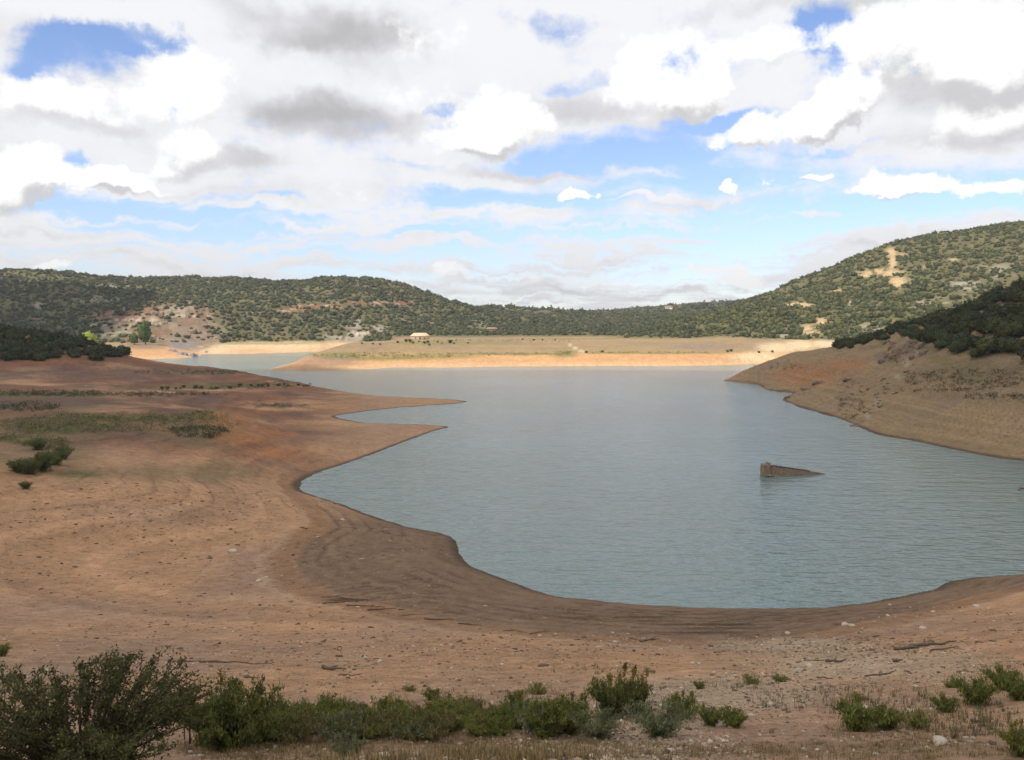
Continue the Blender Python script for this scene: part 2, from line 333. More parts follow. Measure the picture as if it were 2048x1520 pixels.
def soil_mat():
    m, nt, o = mat('soil'); b = bsdf(nt, o, .95, .08)
    at_ = N(nt, 'ShaderNodeAttribute', attribute_name='soil'); pos = N(nt, 'ShaderNodeNewGeometry').outputs['Position']
    dist = N(nt, 'ShaderNodeVectorMath', operation='LENGTH'); L(nt, pos, dist.inputs[0])
    a = noise(nt, pos, 1.1, 6, .65); c = noise(nt, pos, 7, 5, .7); d = noise(nt, pos, 0.18, 5, .6)
    f = math_(nt, 'ADD', ramp(nt, a.outputs[0], .3, .7, .80, 1.18).outputs[0], ramp(nt, c.outputs[0], .3, .7, -.28, .22).outputs[0])
    mpd = N(nt, 'ShaderNodeMapping'); mpd.inputs['Scale'].default_value = (.5, 1, 1); L(nt, pos, mpd.inputs[0]); e_ = noise(nt, mpd.outputs[0], 2.6, 3, .7); f = math_(nt, 'ADD', f, ramp(nt, e_.outputs[0], .56, .68, 0, -.42).outputs[0])
    f = math_(nt, 'ADD', f, ramp(nt, d.outputs[0], .3, .7, -.09, .09).outputs[0])
    v = N(nt, 'ShaderNodeTexVoronoi'); v.inputs['Scale'].default_value = 4.5; L(nt, pos, v.inputs['Vector'])
    peb = ramp(nt, v.outputs['Distance'], .10, .17, 1, 0)
    v2 = N(nt, 'ShaderNodeTexVoronoi'); v2.inputs['Scale'].default_value = 1.3; L(nt, pos, v2.inputs['Vector'])
    peb2 = ramp(nt, v2.outputs['Distance'], .07, .12, 1, 0)
    col = scale_col(nt, at_.outputs['Color'], f)
    mx = N(nt, 'ShaderNodeMix', data_type='RGBA'); L(nt, math_(nt, 'MULTIPLY', peb.outputs[0], .5), mx.inputs[0]); L(nt, col, mx.inputs[6])
    sc = scale_col(nt, v.outputs['Color'], math_(nt, 'ADD', .35, 0)); 
    hs = N(nt, 'ShaderNodeHueSaturation'); hs.inputs['Saturation'].default_value = .18; L(nt, v.outputs['Color'], hs.inputs['Color'])
    hs2 = scale_col(nt, hs.outputs[0], math_(nt, 'ADD', .55, 0)); L(nt, hs2, mx.inputs[7])
    mx2 = N(nt, 'ShaderNodeMix', data_type='RGBA'); L(nt, math_(nt, 'MULTIPLY', peb2.outputs[0], .45), mx2.inputs[0]); L(nt, mx.outputs[2], mx2.inputs[6])
    hs3 = N(nt, 'ShaderNodeHueSaturation'); hs3.inputs['Saturation'].default_value = .25; L(nt, v2.outputs['Color'], hs3.inputs['Color'])
    L(nt, scale_col(nt, hs3.outputs[0], math_(nt, 'ADD', .45, 0)), mx2.inputs[7])
    L(nt, mx2.outputs[2], b.inputs['Base Color'])
    h = math_(nt, 'ADD', math_(nt, 'MULTIPLY', a.outputs[0], .5), math_(nt, 'MULTIPLY', c.outputs[0], .10))
    h = math_(nt, 'ADD', h, math_(nt, 'MULTIPLY', peb.outputs[0], .04))
    bp = N(nt, 'ShaderNodeBump'); bp.inputs['Strength'].default_value = 1.0; bp.inputs['Distance'].default_value = .6; L(nt, h, bp.inputs['Height']); L(nt, bp.outputs[0], b.inputs['Normal'])
    return m

def water_mat():
    m, nt, o = mat('water'); b = bsdf(nt, o, .14, .5)
    b.inputs['IOR'].default_value = 1.33
    pos = N(nt, 'ShaderNodeNewGeometry').outputs['Position']
    mp = N(nt, 'ShaderNodeMapping'); mp.inputs['Scale'].default_value = (0.42, 1.0, 1); mp.inputs['Rotation'].default_value = (0, 0, R(8)); L(nt, pos, mp.inputs[0])
    big = noise(nt, pos, .012, 3, .6)
    a = noise(nt, mp.outputs[0], 1.5, 3, .5); c = noise(nt, mp.outputs[0], .45, 2, .5)
    col = N(nt, 'ShaderNodeMix', data_type='RGBA'); L(nt, ramp(nt, big.outputs[0], .35, .65).outputs[0], col.inputs[0])
    col.inputs[6].default_value = (.110,.165,.156,1); col.inputs[7].default_value = (.135,.188,.178,1)
    L(nt, col.outputs[2], b.inputs['Base Color'])
    h = math_(nt, 'ADD', math_(nt, 'MULTIPLY', a.outputs[0], .5), math_(nt, 'MULTIPLY', c.outputs[0], .8))
    bp = N(nt, 'ShaderNodeBump'); bp.inputs['Distance'].default_value = .62; L(nt, h, bp.inputs['Height'])
    calm = ramp(nt, big.outputs[0], .35, .62, .55, 1.0); L(nt, calm.outputs[0], bp.inputs['Strength'])
    L(nt, bp.outputs[0], b.inputs['Normal'])
    return m

def simple(name, col, rough=.85, var=.25, scale=3., spec=.15, attr=None, rnd=False, bump=0, trans=0):
    m, nt, o = mat(name); b = bsdf(nt, o, rough, spec)
    tc = N(nt, 'ShaderNodeTexCoord').outputs['Object']
    nz = noise(nt, tc, scale, 4, .65)
    f = ramp(nt, nz.outputs[0], .3, .7, 1-var, 1+var).outputs[0]
    if rnd:
        oi = N(nt, 'ShaderNodeObjectInfo'); f = math_(nt, 'MULTIPLY', f, ramp(nt, oi.outputs['Random'], 0, 1, .7, 1.3).outputs[0])
    if attr:
        a = N(nt, 'ShaderNodeAttribute', attribute_name=attr); col_s = scale_col(nt, a.outputs['Color'], f)
    else: col_s = scale_col(nt, col, f)
    L(nt, col_s, b.inputs['Base Color'])
    if bump:
        bp = N(nt, 'ShaderNodeBump'); bp.inputs['Strength'].default_value = .7; bp.inputs['Distance'].default_value = bump; L(nt, nz.outputs[0], bp.inputs['Height']); L(nt, bp.outputs[0], b.inputs['Normal'])
    if trans:
        t = N(nt, 'ShaderNodeBsdfTranslucent'); L(nt, col_s, t.inputs[0]); mx = N(nt, 'ShaderNodeMixShader'); mx.inputs[0].default_value = trans
        L(nt, b.outputs[0], mx.inputs[1]); L(nt, t.outputs[0], mx.inputs[2]); L(nt, mx.outputs[0], o.inputs[0])
    return m

# ------------------------------------------------------------------ mesh helpers
def newmesh(name, V, Fs, m, smooth=True, col=None, attr='tint'):
    """V (n,3), Fs (k,3|4) arrays or list of such"""
    me = bpy.data.meshes.new(name)
    V = np.asarray(V, np.float32)
    if not isinstance(Fs, list): Fs = [Fs]
    Fs = [np.asarray(f, np.int32) for f in Fs if len(f)]
    me.vertices.add(len(V)); me.vertices.foreach_set('co', V.ravel())
    nl = sum(f.size for f in Fs); nf = sum(len(f) for f in Fs)
    me.loops.add(nl); me.loops.foreach_set('vertex_index', np.concatenate([f.ravel() for f in Fs]))
    tot = np.concatenate([np.full(len(f), f.shape[1], np.int32) for f in Fs])
    me.polygons.add(nf); me.polygons.foreach_set('loop_start', np.concatenate([[0], np.cumsum(tot)[:-1]]).astype(np.int32)); me.polygons.foreach_set('loop_total', tot)
    if smooth: me.polygons.foreach_set('use_smooth', np.ones(nf, bool))
    if col is not None:
        ca = me.color_attributes.new(attr, 'FLOAT_COLOR', 'POINT'); c4 = np.ones((len(V), 4), np.float32); c4[:, :3] = col; ca.data.foreach_set('color', c4.ravel())
    me.update(calc_edges=True); me.validate()
    if m: me.materials.append(m)
    return me
def put(name, me, parent=None, loc=None):
    o = bpy.data.objects.new(name, me); COL.objects.link(o)
    if parent: o.parent = parent
    if loc is not None: o.location = loc
    return o
def tag(o, label=None, cat=None, group=None, kind=None):
    if label: o['label'] = label
    if cat: o['category'] = cat
    if group: o['group'] = group
    if kind: o['kind'] = kind
    return o

# ------------------------------------------------------------------ ground and water
idx = np.arange(NT*NR).reshape(NR, NT)
Fq = np.stack([idx[:-1,:-1], idx[:-1,1:], idx[1:,1:], idx[1:,:-1]], -1).reshape(-1, 4)[:, ::-1]
me = newmesh('terrain', np.stack([GX, GY, Z], -1).reshape(-1, 3), Fq, soil_mat(), True, C.reshape(-1, 3), 'soil')
terrain = tag(put('terrain', me), 'bare drawn-down reservoir banks and wooded hills', kind='structure')
me = newmesh('water', [(-2600,-50,0),(2600,-50,0),(2600,2600,0),(-2600,2600,0)], np.array([[0,1,2,3]]), water_mat(), False)
water = tag(put('water', me), 'calm grey-blue reservoir water with small ripples', kind='structure')
# the air between: a thin even haze in a closed box round the whole place
V_ = [(a, b, c) for a in (-2800, 2800) for b in (-60, 2800) for c in (-7, 152)]
hm, hnt, ho = mat('haze'); pv = N(hnt, 'ShaderNodeVolumePrincipled'); pv.inputs['Color'].default_value = (.86,.91,1,1); pv.inputs['Density'].default_value = .0001; pv.inputs['Anisotropy'].default_value = .3; L(hnt, pv.outputs[0], ho.inputs[1])
tag(put('haze', newmesh('haze', V_, np.array([(0,1,3,2),(4,6,7,5),(0,4,5,1),(2,3,7,6),(0,2,6,4),(1,5,7,3)]), hm, False)), 'thin pale haze in the air over the valley', kind='stuff')
# ------------------------------------------------------------------ shapes
def ico(sub):
    bm = bmesh.new(); bmesh.ops.create_icosphere(bm, subdivisions=sub, radius=1)
    V = np.array([v.co[:] for v in bm.verts]); Fc = np.array([[v.index for v in f.verts] for f in bm.faces]); bm.free(); return V, Fc
ICO = {k: ico(k) for k in (1, 2, 3, 4)}
def n3(V, s, seed):
    return fbm(V[:,0]*s+V[:,2]*0.7*s, V[:,1]*s-V[:,2]*0.8*s, seed, 3)
def cards(P_, size, rng, up=0.0, asp=1.0, nrm=None):
    """leaf-sized faces at points P_"""
    n = len(P_); d = rng.normal(size=(n, 3)); d[:,2] += up; d /= np.linalg.norm(d, axis=1)[:,None]
    if nrm is not None:
        e = rng.normal(size=(n, 3))*0.8+nrm; e = np.cross(d, e)
    else: e = np.cross(d, rng.normal(size=(n, 3)))
    e /= np.linalg.norm(e, axis=1)[:,None]+1e-9
    s = (np.broadcast_to(size, (n,))*rng.uniform(.6, 1.4, n))[:,None]
    a = d*s*asp; b = e*s*0.55
    V = np.stack([P_-a*.5, P_+b*.5, P_+a*.5, P_-b*.5], 1).reshape(-1, 3)
    return V, np.arange(4*n).reshape(-1, 4)
def crown(rng, ncard, size, sub=2, rx=1.0, h=0.8):
    """a holm oak crown about 1 in radius: uneven inner mass under leaf clumps"""
    V, Fc = ICO[sub]; V = V.copy(); sd_ = int(rng.integers(1e4))
    r = 0.80 + 0.34*n3(V, 1.6, sd_) + 0.16*n3(V, 4, sd_+5)
    V = V*r[:,None]; V[:,2] = np.where(V[:,2] < -.35, -.35+(V[:,2]+.35)*.3, V[:,2]); V[:,2] = V[:,2]*h
    i = rng.integers(0, len(V), ncard); Pp = V[i]*rng.uniform(.88, 1.12, ncard)[:,None]+rng.normal(size=(ncard,3))*.09
    nr = Pp/np.linalg.norm(Pp, axis=1)[:,None]
    cV, cF = cards(Pp, size, rng, 0.1, 1.2, nr)
    t1 = np.full(len(V), .8); t2 = np.repeat(rng.uniform(.65, 1.35, ncard), 4)
    VV = np.concatenate([V, cV]); VV[:,:2] *= rx
    VV[:,2] += .35*h
    return VV, [Fc, cF+len(V)], np.concatenate([t1, t2])
def tube(pts, rad, k=6):
    pts = np.asarray(pts, float); n = len(pts); rad = np.broadcast_to(rad, (n,))
    V = []
    for i in range(n):
        d = pts[min(i+1, n-1)]-pts[max(i-1, 0)]; d = d/(np.linalg.norm(d)+1e-9)
        u = np.cross(d, [0.3, .2, 1.]) if abs(d[2]) < .95 else np.cross(d, [1, 0, 0]); u /= np.linalg.norm(u); w = np.cross(d, u)
        for j in range(k):
            a = 2*math.pi*j/k; V.append(pts[i]+rad[i]*(math.cos(a)*u+math.sin(a)*w))
    Fc = [(i*k+j, i*k+(j+1)%k, (i+1)*k+(j+1)%k, (i+1)*k+j) for i in range(n-1) for j in range(k)]
    V += [pts[0], pts[-1]]; a, b = len(V)-2, len(V)-1
    T = [(a, (j+1)%k, j) for j in range(k)]+[(b, (n-1)*k+j, (n-1)*k+(j+1)%k) for j in range(k)]
    return np.array(V), [np.array(Fc), np.array(T)]
def join(parts):
    V = []; Q = []; T = []; o = 0
    for v, fs in parts:
        if not isinstance(fs, list): fs = [fs]
        for f in fs:
            if len(f): (Q if f.shape[1] == 4 else T).append(f+o)
        V.append(v); o += len(v)
    return np.concatenate(V), [np.concatenate(x) for x in (Q, T) if x]

M_OAK = simple('oak_leaves', (.050,.060,.024), .8, .35, 1.2, .12, attr='tint', rnd=True)
M_FARWOOD = simple('woodland_leaves', (.06,.07,.03), .85, .2, .4, .1, attr='tint')
M_BARK = simple('bark', (.10,.075,.055), .95, .3, 6, bump=.02)
M_LEAF = simple('shrub_leaves', (.07,.09,.03), .7, .2, 2, .2, attr='tint', trans=.3)
M_WOOD = simple('weathered_wood', (.13,.095,.07), .9, .35, 8, bump=.02)
M_STONE = simple('pale_stone', (.46,.40,.32), .9, .25, 5, bump=.03)
M_ROCK = simple('outcrop_rock', (.20,.145,.098), .95, .35, .9, bump=.3)
M_CLIFF = simple('cliff_rock', (.27,.20,.155), .95, .4, .35, bump=.5)
M_ROCKG = simple('grey_rock', (.26,.245,.235), .95, .3, .6, bump=.4)
M_RUIN = simple('ruin_masonry', (.24,.175,.125), .95, .35, 3.2, bump=.07)

# ------------------------------------------------------------------ holm oaks
def visible(x, y, h, slack=0.003):
    e = (sample(Z, x, y)+h-H)/np.hypot(x, y); return e > sample(CM, x, y*0.985)-slack
def scatter(x0, x1, y0, y1, cell, rng):
    gx, gy = np.meshgrid(np.arange(x0, x1, cell), np.arange(y0, y1, cell))
    x = gx.ravel()+rng.uniform(-.5, .5, gx.size)*cell; y = gy.ravel()+rng.uniform(-.5, .5, gx.size)*cell
    return x, y
rng = np.random.default_rng(5)
baseR = lambda px: np.interp(px, [1660,1704,1715,1781,1844,1858,1879,1938,1994,2048,2300], [698,698,690,682,672,704,711,712,721,721,735])
baseL = lambda px: np.interp(px, [-400,0,60,140,200,245,256,262], [722,722,724,720,723,716,705,670])
cand = []
x, y = scatter(70, 330, 195, 360, 4.3, rng); z = sample(Z, x, y); px, py = project(x, y, z)
k = (px > 1672) & (px < 2180) & (py < baseR(px)+rng.normal(size=len(px))*3) & visible(x, y, 4) & (z > 5)
cand += [(a, b, c, 0) for a, b, c in zip(x[k], y[k], z[k])]
x, y = scatter(-330, -120, 296, 425, 4.4, rng); z = sample(Z, x, y); px, py = project(x, y, z)
k = (px > -140) & (px < 256) & (py < baseL(px)-2) & visible(x, y, 4) & (z > 6)
cand += [(a, b, c, 1) for a, b, c in zip(x[k], y[k], z[k])]
cand.sort(key=lambda c: (c[3]*60+c[1]) + (1500 if not (-40 < project(c[0], c[1], c[2])[0] < 2090) else 0))
solo, rest = cand[:296], cand[296:]
print('oaks near', len(cand), len(solo))
OAKS = []
for i in range(6):
    V, Fs, t = crown(rng, 620, .20, 2 if i % 2 else 3, 1.0, rng.uniform(.72, .95)); g_ = rng.uniform(.85, 1.15)
    t = t*rng.uniform(.8, 1.25, len(t)); col = np.stack([.050*t*g_, .056*t, .021*t/g_], 1)
    V[:,2] += .28
    OAKS.append(newmesh('oak_crown', V, Fs, M_OAK, False, col))
tv, tf = join([tube([(0,0,-.3),(.02,.01,.2),(0.05,0,.45),(.03,.06,.8)], [.09,.075,.06,.03]), tube([(.04,0,.4),(.25,.1,.62),(.4,.2,.8)], [.05,.035,.02], 5), tube([(.04,0,.42),(-.2,-.1,.6),(-.36,.1,.85)], [.045,.03,.018], 5)])
TRUNK = newmesh('oak_trunk', tv, tf, M_BARK)
for n_, (x, y, z, side) in enumerate(solo):
    e = bpy.data.objects.new('holm_oak', None); COL.objects.link(e); e.empty_display_size = .5
    s = rng.uniform(1.7, 3.2)*(.7 if side == 0 and y > 285 else 1.0); e.location = (x, y, z-.1); e.rotation_euler = (0, 0, rng.uniform(0, 6.28)); e.scale = (s, s*rng.uniform(.85,1.15), s*rng.uniform(.8, 1.1))
    put('trunk', TRUNK, e); put('crown', OAKS[int(rng.integers(6))], e)
    if side == 0: tag(e, 'dark evergreen oak in the shaded thicket on the steep near right slope', 'tree', 'oaks of the shaded thicket on the near right slope')
    else: tag(e, 'dark evergreen oak in the thicket on the low knoll by the left edge', 'tree', 'oaks of the dark thicket on the left knoll')
# the woods too many to count
LOW = [crown(rng, 46, .42, 1, 1.0, rng.uniform(.6, .95)) for _ in range(10)]
MID = [crown(rng, 330, .26, 2, 1.0, rng.uniform(.7, .9)) for _ in range(5)]
def wood(name, pts, models, tintf, label, rr, sink=.1):
    parts = []; cols = []
    for (x, y, z) in pts:
        V, Fs, t = models[int(rng.integers(len(models)))]
        s = rr[0]+(rr[1]-rr[0])*rng.uniform()**2.2; a = rng.uniform(0, 6.28); ca, sa = math.cos(a)*s, math.sin(a)*s
        W_ = np.stack([V[:,0]*ca-V[:,1]*sa+x, V[:,0]*sa+V[:,1]*ca+y, V[:,2]*s*rng.uniform(.8, 1.15)+z-sink*s], 1)
        parts.append((W_, Fs)); cols.append(tintf(x, y)[None]*t[:,None])
    V, Fs = join(parts)
    return tag(put(name, newmesh(name, V, Fs, M_FARWOOD, False, np.concatenate(cols))), label, kind='stuff')
def tint_right(x, y):
    g = rng.uniform(); return np.array([.070+.065*g**3, .078+.048*g**2, .034+.016*g])*rng.uniform(.82, 1.2)
def tint_far(x, y):
    g = rng.uniform(); return np.array([.064+.055*g**3, .072+.038*g**2, .038+.016*g])*rng.uniform(.84, 1.18)
def tint_dark(x, y): return np.array([.048, .054, .022])*rng.uniform(.7, 1.25)
if rest: wood('woodland', [c[:3] for c in rest], MID, tint_dark, 'dark evergreen thicket filling in behind the nearest oaks', (1.9, 3.2), -.1)
bare = np.maximum(np.maximum(mb*1.3, ms*.8), np.maximum(ml*.62, cliff*.72))
x, y = scatter(60, 900, 430, 1080, 4.9, rng)
x2, y2 = scatter(-100, 300, 560, 760, 5.2, rng); x = np.append(x, x2); y = np.append(y, y2)
z = sample(Z, x, y); px, py = project(x, y, z); pr = rng.uniform(size=len(x))
lim = 13.2 - 2.0*ss(1500, 1600, px)
ml = ml*.45
k = (px > 1330) & (px < 2450) & (z > lim) & (y > np.where(x > 160, 435, 520)) & (x > y*0.17-10) & visible(x, y, 3) & (pr > sample(bare, x, y)*1.15) & (pr > .10+.5*ss(.0,.45,fbm(x/22, y/22, 301, 3))) & (sample(hl, x, y) > .5)
print('right hill', k.sum())
wood('woodland', list(zip(x[k], y[k], z[k])), LOW, tint_right, 'green oak and juniper scrub covering the big sunlit right hill', (1.2, 4.0))
x, y = scatter(-700, 480, 590, 1200, 4.7, rng); x2, y2 = scatter(-900, 800, 1200, 2000, 13, rng)
sz = np.append(np.ones(len(x)), np.ones(len(x2))*1.8); x = np.append(x, x2); y = np.append(y, y2)
z = sample(Z, x, y); px, py = project(x, y, z); pr = rng.uniform(size=len(x))
k = (px > -250) & (px < 1560) & ((z > 12.5) | ((z > 7.6) & (x < -90))) & (sample(hl, x, y) > .5) & visible(x, y, 3) & (pr > sample(bare, x, y)*1.12) & (pr > .07+.35*ss(.05,.5,fbm(x/26, y/26, 303, 3))) & ((px < 1400) | (y > 1000))
kk = k & (y < 1200)
print('far hills', k.sum())
wood('woodland', list(zip(x[kk], y[kk], z[kk])), LOW, tint_far, 'grey-green woodland covering the long far left hill and the saddle', (1.3, 3.7))
kk = k & (y >= 1200)
if kk.any(): wood('woodland', list(zip(x[kk], y[kk], z[kk])), LOW, tint_far, 'distant blue-green woodland on the low skyline beyond the saddle', (4, 8))

# ------------------------------------------------------------------ shrubs with stems and leaves
def shrub_mesh(rng, h, r, stems, leaves, lsize, col, upright=.5, spikes=0, twig=.012):
    tubes = []; LP = []; spread = []
    for i in range(stems):
        a = rng.uniform(0, 6.28); q = math.sqrt(rng.uniform(0.02, 1)); b0 = np.array([math.cos(a), math.sin(a), 0])*r*.18*rng.uniform(0, 1)
        tip = np.array([math.cos(a)*r*q, math.sin(a)*r*q, h*(1-.55*q*q*(1-upright))*rng.uniform(.72, 1.05)])
        mid = b0*.4+tip*np.array([.38,.38,.6])+rng.normal(size=3)*.05*h
        ts = np.linspace(0, 1, 6)[:,None]; pth = (1-ts)**2*b0+2*ts*(1-ts)*mid+ts**2*tip
        tubes.append(tube(pth, np.linspace(twig*1.3, twig*.3, 6), 4))
        nsub = 5
        for j in range(nsub):
            t = rng.uniform(.3, 1); p = (1-t)**2*b0+2*t*(1-t)*mid+t*t*tip
            d = rng.normal(size=3)*np.array([1,1,.5])+np.array([0,0,.6*upright+.2]); d /= np.linalg.norm(d); l = h*rng.uniform(.12, .3)
            e = p+d*l; tubes.append(tube([p, p+d*l*.5+rng.normal(size=3)*l*.06, e], [twig*.5, twig*.35, twig*.15], 3))
            spread.append((p, e))
        if upright >= .45: spread.append((b0+[0,0,.02], mid)); spread.append((b0+rng.normal(size=3)*[r*.3,r*.3,0], mid*[1.2,1.2,.6]))
        spread.append((mid, tip)); spread.append((pth[4], tip+(tip-pth[4])*.2))
    per = max(1, leaves//len(spread))
    for p, e in spread:
        t = rng.uniform(0, 1, per)[:,None]; LP.append(p*(1-t)+e*t+rng.normal(size=(per,3))*lsize*.9)
    LP = np.concatenate(LP); LP[:,2] = np.maximum(LP[:,2], .01)
    V, Fc = cards(LP, lsize, rng, .4+upright*.6+(1.1 if upright >= .5 else 0), 2.3 if upright >= .5 else 1.4)
    clump = fbm(LP[:,0]/(.25*h)+9, LP[:,1]/(.25*h)+LP[:,2]/(.3*h), int(rng.integers(999)), 2)
    t = (1+.35*clump)*rng.uniform(.7, 1.3, len(LP)); yel = rng.uniform(size=len(LP)) < .06
    c = np.asarray(col)[None]*t[:,None]; c[yel] = np.array([.20,.17,.05])
    fol = (V, Fc); cc = np.repeat(c, 4, 0)
    if spikes:
        parts = [fol]; cs_ = [cc]
        for i in range(spikes):
            a = rng.uniform(0, 6.28); q = r*.8*math.sqrt(rng.uniform()); x0, y0 = math.cos(a)*q, math.sin(a)*q; z1 = h*rng.uniform(1.0, 1.5)
            tubes.append(tube([(x0, y0, h*.4), (x0+rng.normal()*.03, y0, z1)], [.012, .006], 4))
            m_ = 46; tt = rng.uniform(0, 1, m_); Pq = np.stack([x0+rng.normal(size=m_)*.03, y0+rng.normal(size=m_)*.03, z1-tt*h*.30], 1)
            v_, f_ = cards(Pq, .065, rng, .6, 1.2); parts.append((v_, f_)); cs_.append(np.tile(np.array([.17,.15,.03])*rng.uniform(.6,1.3), (len(v_), 1)))
        V, Fs = join(parts); cc = np.concatenate(cs_)
    else: Fs = [Fc]
    sv, sf = join(tubes)
    return newmesh('foliage', V, Fs, M_LEAF, False, cc), newmesh('stems', sv, sf, M_BARK)
def plant(name, mesh, x, y, s, label, cat, group=None, rz=0, z=None, sz=None):
    e = bpy.data.objects.new(name, None); COL.objects.link(e); e.empty_display_size = .3
    e.location = (x, y, (ground(x, y) if z is None else z)-.03); e.rotation_euler = (0, 0, rz); e.scale = (s, s, sz or s)
    put('stems', mesh[1], e); put('foliage', mesh[0], e); return tag(e, label, cat, group)
def pos(px, py):
    h_ = hit(px, py)
    return h_ if h_ else at(px, py, 100)
rs = np.random.default_rng(21)
GREENS = (.15,.17,.042); DARKG = (.105,.125,.034); GREYG = (.17,.19,.10); YELG = (.20,.20,.055)
# the big bush at the lower left, its foot just below the picture
big = shrub_mesh(rs, 2.05, 2.35, 90, 34000, .050, (.072,.074,.026), .3, twig=.024)
x, y, _ = at(165, 1500, 14.2); plant('bush', big, x, y, .92, 'large dark olive bush with bare lower branches filling the bottom left corner', 'bush')
big2 = shrub_mesh(rs, 1.25, 1.25, 46, 13000, .052, (.11,.125,.034), .6, spikes=7, twig=.012)
x, y, _ = at(455, 1490, 19.0); plant('bush', big2, x, y, 1, 'mid green leafy bush adjoining the big dark bush on its right side', 'bush')
SH = {'band': [shrub_mesh(rs, rs.uniform(.42,.62), .75, 44, 4200, .038, c_, 1.0, spikes=k_, twig=.006) for c_, k_ in ((GREENS,0),(YELG,2),(DARKG,3),(GREENS,1),((.17,.15,.06),0))]+[shrub_mesh(rs, .50, .7, 30, 3200, .04, GREYG, .6)],
      'spike': [shrub_mesh(rs, .95, .7, 44, 5200, .045, DARKG, .95, spikes=10, twig=.008), shrub_mesh(rs, .75, .75, 40, 4600, .042, GREENS, .95, spikes=7, twig=.008)],
      'grey': [shrub_mesh(rs, .75, .8, 44, 5200, .036, GREYG, .8, twig=.007)],
      'tam': [shrub_mesh(rs, 1.9, 1.7, 30, 3600, .13, (.10,.12,.04), .49, twig=.03) for _ in range(2)],
      'low': [shrub_mesh(rs, .45, .6, 26, 1700, .04, YELG, .5, twig=.006), shrub_mesh(rs, .5, .55, 34, 2600, .04, GREENS, .95, twig=.006)]}
lab_b = 'leafy green weed clump in the dense low band right of the big bush'; grp_b = 'weed clumps of the dense green band'
for i in range(50):
    px = 500+i*12.6+rs.uniform(-8, 8); py = 1478+rs.uniform(-36, 4)-(6 if px > 900 else 0)
    x, y, z = pos(px, py); plant('weed_clump', SH['band'][int(rs.integers(6))], x, y, rs.uniform(.65, 1.2), lab_b, 'weed', grp_b, rs.uniform(0, 6.28), z)
for px, py, k_, s, lab in [
    (1085,1462,'spike1',.8,'green flowering weed at the left foot of the tallest spiked clump'),(1140,1466,'spike1',.95,'bushy green weed with yellow spikes just left of the tallest clump'),
    (1225,1440,'spike0',1.1,'tallest dark green weed clump with yellow-brown flower spikes'),(1270,1425,'spike0',.9,'dark spiked weed clump right behind the tallest one'),
    (1195,1474,'grey0',.85,'rounded grey-green clump in front of the tallest spiked clump'),(1320,1472,'grey0',1.05,'grey-green feathery shrub on the pale gravel right of the spiked clump'),
    (1365,1440,'spike1',.75,'small spiked weed between the feathery shrub and the low dark tuft'),(1420,1450,'spike1',.55,'low dark green tuft near a white stone at the right end of the band'),
    (1462,1454,'low1',.9,'outermost small green tuft at the right end of the dense band'),
    (1712,1462,'low1',1.3,'bright green shrub leftmost of the row on the right gravel slope'),(1768,1458,'low1',1.0,'second low green shrub of the row on the right gravel slope'),
    (1832,1452,'low0',.8,'sparse yellowish weed third in the row on the right slope'),(1892,1424,'low1',.8,'small round green weed between sparse weed and the pointed pair'),
    (1955,1408,'low1',1.25,'pointed green shrub below the upright one near the right edge'),(2008,1378,'low1',1.2,'upright green shrub highest in the row near the right edge'),
    (2040,1400,'low1',1.1,'green shrub cut by the right edge of the picture'),(2045,1512,'spike1',.6,'dark green weed in the bottom right corner'),
    (1716,1402,'low0',.55,'tiny dark spiky plant above the leftmost gravel shrub'),(1905,1376,'low0',.6,'little weed on sand left of the upright shrub'),
    (1500,1368,'low0',.75,'flat green weed patch on the pale gravel'),(1560,1364,'low0',.6,'small flat weed at the right end of the pale gravel'),(1400,1378,'low1',.5,'small weed on gravel behind the spiked clumps'),
    (866,1400,'low1',.7,'round green tuft standing on sand just above the dense band'),(820,1382,'low0',.5,'tiny tuft on the sand left of the round tuft'),(1075,1388,'low0',.8,'flat green mat on sand above the middle of the band'),(1030,1408,'low1',.7,'green tuft below the flat green mat'),
    (700,1512,'grey0',.55,'grey-green weed at the bottom edge left of centre'),(5,1312,'low1',1.0,'dark little bush on sand at the left edge above the big bush')]:
    x, y, z = pos(px, py); plant('weed_clump' if px < 1480 else 'shrub', SH[k_[:-1]][int(k_[-1])], x, y, s, lab, 'weed' if px < 1480 else 'shrub', None, rs.uniform(0, 6.28), z)
for px, py, s, lab in [(60,948,1.0,'leftmost dark green shrub of the clump on the left bank ridge'),(85,942,1.15,'tallest dark green shrub of the clump on the left bank ridge'),(108,930,1.0,'shrub just right of the tallest on the left bank ridge'),
        (35,944,.8,'shrub nearest the left edge on the bank ridge'),(128,918,.9,'rightmost shrub of the ridge clump on the left bank'),(78,900,.9,'shrub behind the tallest one on the left bank'),(52,978,.45,'tiny lone shrub just below the ridge clump')]:
    x, y, z = pos(px, py); plant('shrub', SH['tam'][int(rs.integers(2))], x, y, s, lab, 'shrub', None, rs.uniform(0, 6.28), z)
for i in range(38):
    px = [330,360,385,400,430,455,480,500,520,540,560,575,590,603,612,620][i % 16]+rs.uniform(-9, 9); py = 779-8*ss(560, 330, np.array(px))+rs.uniform(-5, 1) if i < 32 else 775
    py = np.interp(px, [320,460,560,620,650], [781,776,773,772,778])+rs.uniform(-4, 1)
    x, y, z = pos(px, py); plant('shrub', SH['tam'][int(rs.integers(2))], x, y, rs.uniform(.22, .55), 'low dark shrub of the broken row along the red left bank', 'shrub', 'shrubs of the row along the left bank', rs.uniform(0, 6.28), z)
